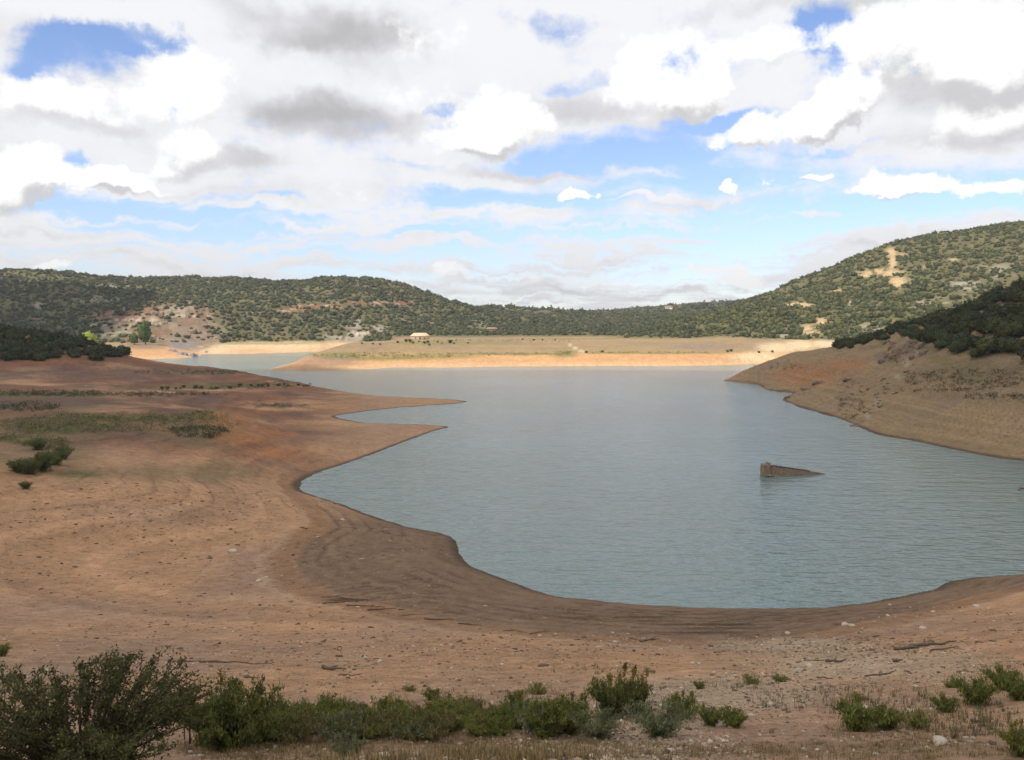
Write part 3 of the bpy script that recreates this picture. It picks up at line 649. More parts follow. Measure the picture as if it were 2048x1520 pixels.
PL = [(724,688,4),(746,689,4),(760,690,4),(795,686,5),(812,684,7),(820,684,7),(826,687,5),(838,684,4),(849,687,6),(855,686,6),(858,691,5),(875,685,4),(884,687,3),(900,686,9),(908,688,4),(936,687,4),(1045,680,4),(1068,681,5),(1085,681,4),(1110,681,4),(1172,706,5),(1205,705,5),(1455,704,5),(1462,703,6),(1518,706,5),(1545,705,5)]
for px, py, s in PL:
    x, y, z = pos(px, py); plant('shrub', SH['tam'][int(rs.integers(2))], x, y, s*.13, 'small dark bush dotted about the sunlit straw-coloured headland', 'shrub', 'small bushes on the sunlit headland', rs.uniform(0, 6.28), z)
# two trees by the far left road
def lone(px, py, Y, s, col, label, hz):
    x, y, _ = at(px, py, Y); e = bpy.data.objects.new('broadleaf_tree', None); COL.objects.link(e); e.location = (x, y, ground(x, y)-.2); e.scale = (s, s, s*hz)
    V, Fs, t = crown(rs, 800, .2, 3, .9, 1.0); V[:,2] += .55
    put('trunk', TRUNK, e); put('crown', newmesh('tree_crown', V, Fs, M_OAK, False, np.array(col)[None]*t[:,None]), e); tag(e, label, 'tree')
lone(178, 668, 600, 5.5, (.22,.26,.05), 'bright yellow-green tree standing above the dark left knoll', 1.1)
lone(290, 665, 640, 5.0, (.07,.11,.03), 'tall fresh green tree below the road on the far left bank', 1.9)
lone(268, 668, 640, 3.6, (.11,.14,.04), 'smaller light green tree left of the tall one below the road', 1.3)

# weeds and grass nobody could count
def tufts(name, pts, hs, n_, col, label, size):
    parts = []; cc = []
    for (x, y, z), h_ in zip(pts, hs):
        m_ = n_; Pq = np.stack([x+rs.normal(size=m_)*h_*.55, y+rs.normal(size=m_)*h_*.55, z+rs.uniform(0, 1, m_)*h_*.8], 1)
        v, f = cards(Pq, size*h_, rs, 1.2, 1.8); parts.append((v, f)); c0 = np.asarray(col[int(rs.integers(len(col)))])*rs.uniform(.7, 1.3); cc.append(np.tile(c0, (len(v), 1)))
    V, Fs = join(parts); return tag(put(name, newmesh(name, V, Fs, M_LEAF, False, np.concatenate(cc))), label, kind='stuff')
def area(l, n_):
    out = []
    w = np.array([q[2]*q[3] for q in l], float); w /= w.sum()
    for _ in range(n_):
        q = l[int(rs.choice(len(l), p=w))]; a = rs.uniform(0, 6.28); d = math.sqrt(rs.uniform()); px = q[0]+math.cos(a)*d*q[2]; py = q[1]+math.sin(a)*d*q[3]
        h_ = hit(px, py)
        if h_ and h_[2] > .3 and (len(q) < 6 or q[4] < h_[1] < q[5]): out.append(h_)
    return out
p_ = area([(220,850,260,16,0,400),(250,836,190,9,0,400),(120,858,110,12,0,400),(420,832,40,9,0,400),(60,880,70,10,0,400),(95,890,50,12,0,400)], 1300)
tufts('weeds', p_, rs.uniform(.15, .8, len(p_)), 14, [(.12,.135,.045),(.16,.16,.06),(.09,.10,.04),(.16,.12,.07)], 'strip of green weeds along the gully on the left bank', .30)
p_ = area([(530,773,90,4,0,450),(440,778,60,3,0,450),(400,745,140,5,0,450),(560,768,60,5,0,450),(200,790,260,4,0,450),(100,785,120,4,0,450),(560,812,60,4,0,450),(400,865,60,12,0,400),(60,815,60,10,0,400),(480,745,100,3,0,450),(220,790,200,3,0,450),(60,790,120,3,0,400)], 1100)
tufts('undergrowth', p_, rs.uniform(.25, .9, len(p_)), 16, [(.07,.08,.035),(.10,.085,.05),(.055,.065,.03)], 'thin dark scrub scattered over the red left bank', .3)
p_ = area([(1930,760,120,24,100,330),(1990,795,90,5,100,330),(1880,782,90,4,100,330),(1700,800,30,40,100,330),(1560,735,60,6,200,420),(2030,800,30,8,100,300)], 520)
tufts('undergrowth', p_, rs.uniform(.2, .9, len(p_)), 16, [(.06,.06,.03),(.09,.075,.045),(.07,.08,.03)], 'thin dark scrub in lines across the shaded right bank', .3)
p_ = area([(760,712,150,6,430,560),(1000,709,150,3,430,560),(1130,708,20,5,430,560),(1280,706,150,1.5,430,560),(1020,682,160,2,430,620)], 500)
tufts('grass', p_, rs.uniform(.3, 1.0, len(p_)), 12, [(.13,.14,.05),(.17,.16,.06)], 'green grass strip above the orange bank of the headland', .4)
def blades(name, l, n_, hr, col, label):
    P0 = np.array(area(l, n_)); m_ = 9
    B = np.repeat(P0, m_, 0); B[:,:2] += rs.normal(size=(len(B), 2))*.05; n2_ = len(B)
    hh = rs.uniform(*hr, n2_); a = rs.uniform(0, 6.28, n2_); w = rs.uniform(.004, .010, n2_); ln = rs.uniform(0, .5, n2_)*hh
    dx = np.stack([np.cos(a)*w, np.sin(a)*w, np.zeros(n2_)], 1); tip = B+np.stack([np.sin(a)*ln, -np.cos(a)*ln, hh], 1)
    V = np.stack([B-dx, B+dx, tip], 1).reshape(-1, 3); c0 = np.array(col)[rs.integers(0, len(col), n2_)]*rs.uniform(.7, 1.3, n2_)[:,None]
    return tag(put(name, newmesh(name, V, np.arange(3*n2_).reshape(-1, 3), M_LEAF, False, np.repeat(c0, 3, 0))), label, kind='stuff')
blades('grass', [(800,1500,480,34),(1150,1505,300,20),(700,1480,300,24),(560,1500,160,30),(1000,1440,450,30),(500,1480,120,30),(1650,1505,400,18),(1850,1460,200,36)], 3600, (.03,.13), [(.30,.21,.10),(.22,.16,.08),(.14,.13,.05),(.33,.24,.13)], 'dry straw and green grass along the near edge of the slope')
blades('grass', [(1180,1340,90,10),(1240,1345,60,10),(1480,1372,90,10),(1100,1392,130,10),(860,1395,110,14),(1700,1400,200,30),(1930,1440,110,40)], 420, (.05,.28), [(.14,.11,.06),(.10,.12,.04),(.07,.07,.04)], 'sparse thin dry stalks scattered over the sand')

# ------------------------------------------------------------------ stones and gravel
def stone_mesh(rng, sub=2, flat=.6, mat_=None):
    V, Fc = ICO[sub]; V = V.copy(); s_ = int(rng.integers(9999)); V *= (1+.35*n3(V, .9, s_)+.15*n3(V, 2.6, s_+3))[:,None]; V[:,2] *= flat; V[:,0] *= rng.uniform(1, 1.5)
    return newmesh('stone', V, Fc, mat_ or M_STONE, False)
STN = [stone_mesh(rs, 2, rs.uniform(.45, .75)) for _ in range(5)]
Vi, Fi = ICO[1]
gv = []; gf = []; gc = []; o_ = 0
g_pts = area([(1480,1385,200,40),(1300,1430,180,36),(1250,1490,240,36),(1750,1330,280,50),(1600,1290,200,20)], 5200)+area([(1024,1450,1100,80),(1300,1340,900,60),(1900,1260,200,50)], 6500)+area([(400,1290,500,50),(500,1350,500,30),(900,1300,500,40)], 1800)
for (x, y, z) in g_pts:
    s = min(.10, (.012+.016*rs.exponential())*max(1, y/28)); V = Vi[:12]*0 if False else Vi.copy()
    V = V*(rs.uniform(.6, 1.3, 3)*np.array([1,1,.6]))*s*(1+rs.normal(size=(len(V),1))*.12)
    gv.append(V+np.array([x, y, z+s*.15])); gf.append(Fi+o_); o_ += len(V); c0 = np.array([[.40,.31,.21],[.26,.19,.13],[.48,.40,.31],[.16,.11,.08]][int(rs.integers(4))])*rs.uniform(.6, 1.15); gc.append(np.tile(c0, (len(V), 1)))
for (x, y, z) in area([(450,1110,520,130),(300,1010,320,50),(1300,1290,760,22),(1900,1250,240,40),(700,1260,600,60)], 2200):
    s = (.022+.03*rs.exponential())*max(1, y/60); s = min(s, .16); V = Vi*(rs.uniform(.6, 1.3, 3)*np.array([1.7,1,.35]))*s*(1+rs.normal(size=(len(Vi),1))*.12); a_ = rs.uniform(0, 6.28)
    V = np.stack([V[:,0]*math.cos(a_)-V[:,1]*math.sin(a_), V[:,0]*math.sin(a_)+V[:,1]*math.cos(a_), V[:,2]], 1)
    gv.append(V+np.array([x, y, z+s*.1])); gf.append(Fi+o_); o_ += len(V); c0 = np.array([[.10,.065,.045],[.16,.10,.065],[.42,.33,.24],[.20,.13,.085]][int(rs.integers(4))])*rs.uniform(.6, 1.2); gc.append(np.tile(c0, (len(V), 1)))
M_GRAV = simple('gravel', (.4,.35,.28), .95, .15, 20, attr='tint')
tag(put('gravel', newmesh('gravel', np.concatenate(gv), np.concatenate(gf), M_GRAV, False, np.concatenate(gc))), 'pale gravel and pebbles strewn over the near slope', kind='stuff')
for px, py, s, lab in [(465,1104,.34,'white boulder alone on the broad left beach'),(1690,1251,.22,'larger pinkish stone of the pair at the mud edge'),(1703,1252,.16,'smaller pale stone right beside the pinkish stone'),(1776,1232,.16,'lone pale stone on the wet mud right of the pair'),
    (1780,1210,.14,'small stone in the grey mud near the right shore'),(1953,1213,.22,'white flat stone where sand meets mud near the right edge'),(1845,1257,.17,'pale stone on the sand below the white flat stone'),(1866,1225,.15,'small cream stone on the mud line right of centre beach'),
    (1439,1452,.12,'white stone at the foot of the low dark tuft'),(1619,1333,.16,'flat pale stone on sand below the driftwood strip'),(1595,1340,.10,'small rounded pale stone near the flat one'),(517,1163,.22,'pale stone upper right on the left beach near the mud bay'),(760,1324,.12,'small yellowish stone on sand above the dense band'),
    (1575,1268,.16,'orange stone on the sand edge below the dark mud stripes'),(1385,1328,.12,'yellowish stone on the gravel above the spiked clumps'),(1540,1410,.10,'little grey stone on pale gravel'),(1880,1485,.14,'pale stone under the sparse weeds bottom right'),(685,1040,.22,'pale stone by the path along the left mud bank'),(1820,1424,.11,'buff stone between shrubs on right slope')]:
    x, y, z = pos(px, py); o = put('stone', STN[int(rs.integers(5))]); o.location = (x, y, z+s*.2); o.scale = (s, s, s); o.rotation_euler = (0, 0, rs.uniform(0, 6.28)); tag(o, lab, 'stone')
for i, (px, py) in enumerate([(420,1117),(404,1003),(604,1056),(612,1058),(475,1090),(150,1135),(1088,1332),(1300,1345)]):
    x, y, z = pos(px, py); s = .16; V, Fc = ICO[2]
    if i == 0: DK = stone_mesh(rs, 2, .5, M_WOOD)
    o = put('stone', DK); o.location = (x, y, z+.03); o.scale = (s*1.4, s, s); tag(o, 'small dark clod lying on the open beach sand', 'stone', 'dark clods on the open beach')

# rock outcrops
def outcrop(px, py, Y, w, h_, d, label, m_=None, sub=3, name='rock_outcrop', rz=0):
    return outcrop2(px, py, Y, w, h_, d, label, m_, name, rz)
def outcrop2(px, py, Y, w, h_, d, label, m_, name, rz):
    if Y: x, y, _ = at(px, py, Y); z = ground(x, y)
    else: x, y, z = pos(px, py)
    bm = bmesh.new(); nb_ = 7
    for b_ in range(nb_):
        c_ = np.array([rs.uniform(-.42,.42)*w, rs.uniform(-.35,.35)*d, 0]); q_ = rs.uniform(.35, .8); k0 = len(bm.verts); hv = []
        for _ in range(16):
            u = rs.normal(size=3); u /= np.linalg.norm(u); u = np.sign(u)*np.abs(u)**.7; hv.append(bm.verts.new(c_+u*np.array([w*.32, d*.32, h_*.62])*q_+np.array([0,0,h_*.05])))
        r_ = bmesh.ops.convex_hull(bm, input=hv); bmesh.ops.delete(bm, geom=[v for v in r_['geom_interior'] if isinstance(v, bmesh.types.BMVert)], context='VERTS')
    me = bpy.data.meshes.new(name); bm.to_mesh(me); bm.free(); me.materials.append(m_ or M_ROCK)
    o = put(name, me); o.location = (x, y, z-h_*.12); o.rotation_euler = (0, 0, rz); return tag(o, label, 'rock')
def outcrop_old(px, py, Y, w, h_, d, label, m_=None, sub=3, name='rock_outcrop', rz=0):
    if Y: x, y, _ = at(px, py, Y); z = ground(x, y)
    else: x, y, z = pos(px, py)
    V, Fc = ICO[sub+1]; V = V.copy(); s_ = int(rs.integers(9999)); q = n3(V, 1.1, s_); V *= (1+.45*q+.28*n3(V, 2.9, s_+3)+.16*n3(V, 7, s_+8))[:,None]
    V[:,2] = V[:,2]+.16*np.round(V[:,2]*3.2+n3(V,1.5,s_+9))/3.2
    V = V*np.array([w/2, d/2, h_*.75]); o = put(name, newmesh(name, V, Fc, m_ or M_ROCK, False)); o.location = (x, y, z+h_*.05); o.rotation_euler = (0, 0, rz); return tag(o, label, 'rock')
for q in [(1822,694,0,7,4.2,5,'big reddish rock outcrop at the foot of the shaded thicket'),(1790,704,0,5,3,4,'jagged rock left of the big outcrop under the thicket'),(1846,708,0,4,3.2,3,'rock right of the big outcrop under the thicket'),(1770,722,0,4,1.8,3,'low rock below the jagged one on the right bank'),
          (1805,722,0,3.5,1.6,3,'low rock just under the big outcrop'),(1820,742,0,3,1.2,2.5,'small slab halfway down the pale rib of the right bank'),(1700,760,0,5,1.5,3,'pale rock on the right bank left of the rib'),(1640,766,0,7,2.0,3,'long pale rock ridge top above the little point'),
          (1620,778,0,6,1.4,3,'lower end of the pale rock ridge above the little point'),(1582,795,0,4,1.1,2,'dark rock on the tip of the little point at the waterline'),(1745,826,0,3,1.0,2,'rock midway on the diagonal rib near the right shore'),(1728,842,0,3,1.0,2,'rock low on the diagonal rib near the right shore'),
          (1765,812,0,3,.9,2,'rock high on the diagonal rib near the right shore'),(1710,852,0,2.4,.7,1.6,'rock at the waterline below the diagonal rib'),(1690,808,0,2.6,.7,1.6,'lone brown rock left of the diagonal rib'),(1795,785,0,2.6,.9,1.8,'rock above the top of the diagonal rib'),
          (1770,758,0,2.6,1.0,2,'dark rock between the ridge and the slab'),(1740,778,0,2.2,.8,1.6,'small dark rock in the middle of the right bank')]:
    outcrop(*q, rz=rs.uniform(-.6, .6))
for q in [(366,690,600,14,6,8,'grey rock bluff above the far left shore'),(345,686,606,6,4,5,'whitish rock left of the grey bluff'),(386,690,605,6,4.5,5,'grey rock right of the grey bluff'),(410,704,0,6,3,5,'pale cream rock knob on the far left waterline'),
          (705,672,690,16,6,9,'pale limestone scar rising behind the headland slope'),(722,662,740,10,7,8,'upper pale limestone crag above the scar'),(742,668,740,9,4,8,'slanting pale limestone slab right of the scar'),(690,680,650,14,5,8,'bright white rock at the water behind the headland')]:
    outcrop(*q, m_=M_ROCKG if 'grey' in q[-1] else M_STONE)

for i in range(26):
    t = rs.uniform(0, 1); px = np.interp(t, [0,.3,.6,1], [1852,1808,1770,1712])+rs.normal()*7; py = np.interp(t, [0,.3,.6,1], [692,740,785,850])+rs.normal()*5
    outcrop(px, py, 0, rs.uniform(.8,2.2), rs.uniform(.3,.8), rs.uniform(.8,1.6), 'small broken rock of the pale diagonal rib on the right bank', rz=rs.uniform(0,3)); bpy.context.scene.collection.objects[-1]['group'] = 'rocks of the diagonal rib'
for i in range(16):
    px = rs.uniform(1770, 1856); py = rs.uniform(680, 720); outcrop(px, py, 0, rs.uniform(2.5,5.5), rs.uniform(1.4,3.4), rs.uniform(1.6,3.2), 'brown crag of the rock face under the shaded thicket', rz=rs.uniform(0,3)); bpy.context.scene.collection.objects[-1]['group'] = 'crags of the rock face under the thicket'
for i in range(22):
    px = rs.uniform(215, 430); py = rs.uniform(615, 690)
    outcrop(px, py, 0, rs.uniform(5, 12), rs.uniform(2.5, 6), rs.uniform(4, 8), 'weathered crag of the broken cliff above the far left inlet', m_=M_CLIFF, rz=rs.uniform(0,3)); bpy.context.scene.collection.objects[-1]['group'] = 'crags of the far left cliff'
# ------------------------------------------------------------------ driftwood
def drift(px, py, wpx, ang, thick, label, forks=1, wig=.05, name='driftwood'):
    x, y, z = pos(px, py); Lm = wpx/F*math.hypot(x, y)
    n_ = 9; t = np.linspace(-.5, .5, n_); yy = np.cumsum(rs.normal(size=n_))*wig*Lm*.4; yy -= yy.mean()
    ca, sa = math.cos(ang), math.sin(ang); X = x+t*Lm*ca-yy*sa; Y_ = y+t*Lm*sa+yy*ca
    pz = sample(Z, X, Y_)+thick*.6+np.abs(rs.normal(size=n_))*thick*.5
    pts = np.stack([X, Y_, pz], 1); pr = [tube(pts, np.linspace(thick, thick*.35, n_)*rs.uniform(.8,1.2,n_), 6)]
    for k_ in range(forks):
        i = int(rs.integers(2, n_-2)); l = Lm*rs.uniform(.15, .35); a = ang+rs.choice([-1, 1])*rs.uniform(.4, 1.1)
        e = pts[i]+np.array([math.cos(a)*l, math.sin(a)*l, rs.uniform(.05, .3)*l]); pr.append(tube([pts[i], (pts[i]+e)/2+rs.normal(size=3)*.03*l, e], [thick*.6, thick*.45, thick*.2], 5))
    V, Fs = join(pr); c_ = V.mean(0); o = put(name, newmesh(name, V-c_, Fs, M_WOOD)); o.location = c_; return tag(o, label, 'driftwood')
for q in [(470,1326,140,.02,.05,'long straight stick on sand above the big bush',0),(372,1324,50,.3,.04,'short crooked stick left of the long straight one',1),(668,1341,60,-.5,.09,'dark thick log piece on sand upper left of the dense band',1),(700,1352,50,-.4,.04,'thin stick just below the dark log piece',1),
          (505,1357,36,-.3,.04,'small stick close above the green bushes',0),(690,1198,110,-.5,.05,'crooked branch at the left end of the drift line by the mud bay',2),(690,1204,90,.3,.05,'branch crossing under the crooked one on the drift line',1),(730,1213,80,-.2,.05,'third branch from the left on the drift line',1),
          (765,1220,60,.2,.06,'forked dark branch in the middle of the drift line',2),(828,1230,50,.02,.03,'thin twig between forked branch and the log on the drift line',0),(877,1240,62,-.25,.07,'straight dark log on the drift line below the mud',0),(940,1250,56,-.4,.06,'knotted log last but one on the drift line',1),
          (1078,1266,46,.5,.04,'thin branch at the right end of the drift line',1),(1030,1262,50,-.2,.03,'faint twig before the end of the drift line',1),(1300,1281,70,.9,.05,'pale upright forked branch on sand beside the mud',2),(1272,1280,36,-1.0,.04,'short pale stick leaning toward the forked branch',1),
          (1850,1294,125,.15,.10,'longest dark driftwood trunk on the right beach',2),(1890,1299,60,.2,.04,'small stick under the longest trunk',1),(1640,1322,60,-.05,.03,'thin straight stick on the right beach above pale stones',0),(1672,1325,40,.0,.08,'dark chunky wood beside the thin straight stick',1),
          (1796,1324,18,.1,.08,'short dark stub below the longest trunk',0),(1762,1351,60,.1,.04,'grey stick on the right beach below the short stub',1),(1650,1358,30,-.3,.04,'little grey stick left above the gravel shrubs',0),(1440,1305,30,.3,.03,'twig on sand above the pale gravel',1)]:
    drift(*q)
x, y = onwater(2052, 980); V, Fs = join([tube([(-1.2,0,.05),(-.5,.1,.28),(.2,0,.12),(1.4,.2,.5)], [.05,.12,.14,.1]), tube([(-.4,.1,.2),(-.9,.3,.6)], [.06,.03])])
o = put('driftwood', newmesh('driftwood', V, Fs, M_WOOD)); o.location = (x, y, 0); tag(o, 'dark snag breaking the water surface at the right edge', 'driftwood')
# a little hoop on the sand
x, y, z = pos(679, 1302); bm = bmesh.new()
n_ = 14; V, Fs = tube([(math.cos(a)*.10, .02*math.sin(2*a), .13+math.sin(a)*.12) for a in np.linspace(0, 6.28, n_)], .018, 5); bm.free()
o = put('hoop', newmesh('hoop', V, Fs, simple('dull_rubber', (.06,.045,.02), .6))); o.location = (x, y, z); tag(o, 'tiny dark hoop standing on the sand left of centre', 'hoop')

# ------------------------------------------------------------------ the drowned ruin
x0, y0 = onwater(1530, 951.5); m1 = F/math.hypot(y0, 25)
e = bpy.data.objects.new('ruined_building', None); COL.objects.link(e); e.location = (x0, y0, 0); e.rotation_euler = (0, 0, R(8)); tag(e, 'drowned brown stone ruin with a broken pillar and long sloping wall in the lake', 'ruin')
def stonework(name, outline, depth, y_off, seed, m_=M_RUIN, parent=e, amp=.05):
    """an upright masonry slab from an outline in x,z with broken edges"""
    r_ = np.random.default_rng(seed); bm = bmesh.new(); vs = [bm.verts.new((a, -depth/2+y_off, b)) for a, b in outline]; f = bm.faces.new(vs)
    ex = bmesh.ops.extrude_face_region(bm, geom=[f]); bmesh.ops.translate(bm, vec=(0, depth, 0), verts=[v for v in ex['geom'] if isinstance(v, bmesh.types.BMVert)])
    bmesh.ops.recalc_face_normals(bm, faces=bm.faces[:]); bmesh.ops.triangulate(bm, faces=bm.faces[:])
    for _ in range(2): bmesh.ops.subdivide_edges(bm, edges=[q for q in bm.edges if q.calc_length() > .35], cuts=1, use_grid_fill=False); bmesh.ops.triangulate(bm, faces=[q for q in bm.faces if len(q.verts) > 3])
    for v in bm.verts: v.co += Vector(r_.normal(size=3))*amp
    me = bpy.data.meshes.new(name); bm.to_mesh(me); bm.free(); me.materials.append(m_); return put(name, me, parent)
stonework('pillar', [(-.55,-.5),(.62,-.5),(.62,1.45),(.66,2.15),(.42,2.2),(.35,1.85),(.05,1.8),(-.1,1.95),(-.5,1.92),(-.56,1.2)], 1.1, 0, 3, amp=.03)
stonework('sloping_wall', [(.64,-.4),(10.6,-.4),(10.3,.06),(9.2,.30),(7.6,.55),(5.6,.86),(4.0,1.12),(2.6,1.34),(1.6,1.48),(1.0,1.46),(.64,1.36)], .8, .35, 4, amp=.012)
stonework('wall_coping', [(.66,1.38),(1.0,1.47),(1.6,1.49),(2.6,1.35),(4.0,1.13),(5.6,.87),(7.6,.56),(7.6,.64),(5.6,.96),(4.0,1.24),(2.6,1.46),(1.6,1.58),(1.0,1.56),(.66,1.46)], .9, .35, 6, M_BARK, amp=.02)
RUB = stone_mesh(rs, 2, .6, M_RUIN)
for k_ in range(9):
    o = put('rubble_stone', RUB, e); s = rs.uniform(.14, .28); o.location = (rs.uniform(-.5, 2.2), -.75-rs.uniform(0, .25), rs.uniform(-.02, .22)); o.scale = (s, s, s)
# ------------------------------------------------------------------ buildings far off
def box(a, b, c, x0, y0, z0):
    V = np.array([(i, j, k_) for i in (-.5,.5) for j in (-.5,.5) for k_ in (0, 1)])*np.array([a, b, c])+np.array([x0, y0, z0])
    return V, np.array([(0,1,3,2),(4,6,7,5),(0,4,5,1),(2,3,7,6),(0,2,6,4),(1,5,7,3)])
def house(name, px, Y, w, d, hw, hr, mats, label, cat, rz=0, hip=.25, wins=()):
    x, y, _ = at(px, 670, Y); z = min(ground(x+a, y+b) for a in (-w/2, w/2) for b in (-d/2, d/2))
    e = bpy.data.objects.new(name, None); COL.objects.link(e); e.location = (x, y, z-.2); e.rotation_euler = (0, 0, rz); tag(e, label, cat)
    V, Fs = box(w, d, hw+.2, 0, 0, 0); put('wall', newmesh('wall', V, Fs, mats[0], False), e)
    a, b = w/2+.35, d/2+.35; r_ = w/2*(1-hip); t0 = hw+.2
    V = [(-a,-b,t0),(a,-b,t0),(a,b,t0),(-a,b,t0),(-a,-b,t0+.18),(a,-b,t0+.18),(a,b,t0+.18),(-a,b,t0+.18),(-r_,0,t0+hr),(r_,0,t0+hr)]
    Q = np.array([(0,1,5,4),(1,2,6,5),(2,3,7,6),(3,0,4,7),(4,5,9,8),(6,7,8,9),(0,3,2,1)]); T = np.array([(5,6,9),(7,4,8)])
    put('roof', newmesh('roof', V, [Q, T], mats[1], False), e)
    for wx, wz, ww, wh in wins:
        V, Fs = box(ww, .12, wh, wx, -d/2-.04, wz); put('window' if wz > .9 else 'door', newmesh('window', V, Fs, M_BARK, False), e)
    return e
M_WALLP = simple('pale_plaster', (.50,.40,.28), .9, .15, .8); M_TILE = simple('roof_tiles', (.55,.42,.29), .9, .2, 1.5); M_TILER = simple('brown_tiles', (.24,.17,.13), .9, .2, 1.5); M_WHITE = simple('whitewash', (.72,.70,.66), .9, .08, .8)
house('farmhouse', 840, 585, 12.5, 7, 2.5, 2.3, (M_WALLP, M_TILE), 'pale stone farmhouse with a tan roof on top of the sunlit headland', 'house', R(6), .35, [(-3, 1.2, .7, .8), (2.8, 1.2, .7, .8), (0, .25, 1, 1.9)])
house('hut', 984, 760, 9, 6, 2.6, 1.8, (M_ROCK, M_TILER), 'brown roofed hut under the wooded slope behind the headland', 'hut', R(-8), .2, [(-2, .25, 1.4, 2.0), (1.5, .25, 1.4, 2.0)])
house('farmhouse', 1172, 1330, 20, 9, 5, 3, (M_WHITE, M_TILER), 'tiny white farmhouse on the far skyline left of the gap', 'house', 0, .1, [(-5, 2, 1.5, 1.5), (5, 2, 1.5, 1.5)])
house('farmhouse', 1342, 1420, 22, 9, 4, 3, (M_WHITE, M_TILER), 'tiny pale farmhouse on the far skyline right of the gap', 'house', 0, .1, [(-5, 2, 1.5, 1.5), (5, 2, 1.5, 1.5)])

# ------------------------------------------------------------------ the cumulus that shades the near banks, high behind the viewer
def cumulus(name, cx, cy, zc_, rx, ry, thick, seed, label, dense=None):
    n1_, n2_ = 140, 60; V = []
    a = np.linspace(0, 2*math.pi, n1_, endpoint=False); rr = np.linspace(0, 1, n2_)
    rim = 1+.16*fbm(np.cos(a)*2.2+7, np.sin(a)*2.2, seed, 4)
    g1, g2 = np.meshgrid(a, rr); rad = g2*rim[None]; sq = (np.abs(np.cos(g1))**4+np.abs(np.sin(g1))**4)**(-.25)
    X = np.cos(g1)*rad*sq*rx; Y_ = np.sin(g1)*rad*sq*ry; prof = np.sqrt(np.clip(1-g2**6, 0, 1))
    nz = fbm(X/120, Y_/120, seed+3, 5); top = prof*thick*(.55+.55*nz); bot = -prof*thick*.12*(1+.5*nz)
    V = np.concatenate([np.stack([X, Y_, top], -1).reshape(-1, 3), np.stack([X, Y_, bot], -1).reshape(-1, 3)])
    I = np.arange(n1_*n2_).reshape(n2_, n1_); J = I+n1_*n2_
    f1 = np.stack([I[:-1], np.roll(I[:-1], -1, 1), np.roll(I[1:], -1, 1), I[1:]], -1).reshape(-1, 4); f2 = np.stack([J[:-1], J[1:], np.roll(J[1:], -1, 1), np.roll(J[:-1], -1, 1)], -1).reshape(-1, 4)
    m, nt_, o = mat('cloud'); b = N(nt_, 'ShaderNodeBsdfDiffuse'); b.inputs[0].default_value = (.9,.9,.9,1); t = N(nt_, 'ShaderNodeBsdfTransparent'); mx = N(nt_, 'ShaderNodeMixShader'); mx.inputs[0].default_value = dense or CLOUD_OPAQUE
    L(nt_, t.outputs[0], mx.inputs[1]); L(nt_, b.outputs[0], mx.inputs[2]); L(nt_, mx.outputs[0], o.inputs[0])
    ob = put(name, newmesh(name, V, np.concatenate([f1, f2]), m)); ob.location = (cx, cy, zc_); return tag(ob, label, kind='structure')
CLOUD_OPAQUE = .62
DENSE = 0.97
CZ = 760.0; sx, sy = math.sin(R(222))/math.tan(R(50)), math.cos(R(222))/math.tan(R(50))
cumulus('cloud', 0+sx*CZ, 95+sy*CZ, CZ, 560, 335, 110, 31, 'broad grey cumulus overhead whose shadow lies on the near banks')
cumulus('cloud', -470+sx*(CZ+60), 800+sy*(CZ+60), CZ+60, 165, 120, 70, 35, 'small cumulus whose shadow lies on the far left hillside', .97)

# ------------------------------------------------------------------ light and sky
SUN_EL, SUN_AZ = R(50), R(222)      # azimuth clockwise from +y (the view), so the sun stands behind the left shoulder
sd = Vector((math.sin(SUN_AZ)*math.cos(SUN_EL), math.cos(SUN_AZ)*math.cos(SUN_EL), math.sin(SUN_EL)))
sun = bpy.data.lights.new('sun', 'SUN'); sun.energy = 4.6; sun.angle = R(0.53); sun.color = (1, .93, .82)
so = bpy.data.objects.new('sun', sun); COL.objects.link(so); so.location = (0, 0, 300); so.rotation_euler = sd.to_track_quat('Z', 'Y').to_euler()

world = bpy.data.worlds.new('World'); SC.world = world; world.use_nodes = True
nt = world.node_tree; nt.nodes.clear()
wo = N(nt, 'ShaderNodeOutputWorld'); bg = N(nt, 'ShaderNodeBackground'); bg.inputs[1].default_value = 0.1; L(nt, bg.outputs[0], wo.inputs[0])
sky = N(nt, 'ShaderNodeTexSky', sky_type='NISHITA'); sky.sun_disc = False; sky.sun_elevation = SUN_EL; sky.sun_rotation = SUN_AZ; sky.altitude = 800; sky.air_density = 1.0; sky.dust_density = .6; sky.ozone_density = 1.5
tcg = N(nt, 'ShaderNodeTexCoord').outputs['Generated']
sep = N(nt, 'ShaderNodeSeparateXYZ'); L(nt, tcg, sep.inputs[0])
az = math_(nt, 'ARCTAN2', sep.outputs[0], sep.outputs[1]); el = math_(nt, 'ARCSINE', sep.outputs[2])
comb = N(nt, 'ShaderNodeCombineXYZ'); L(nt, az, comb.inputs[0]); L(nt, el, comb.inputs[1])
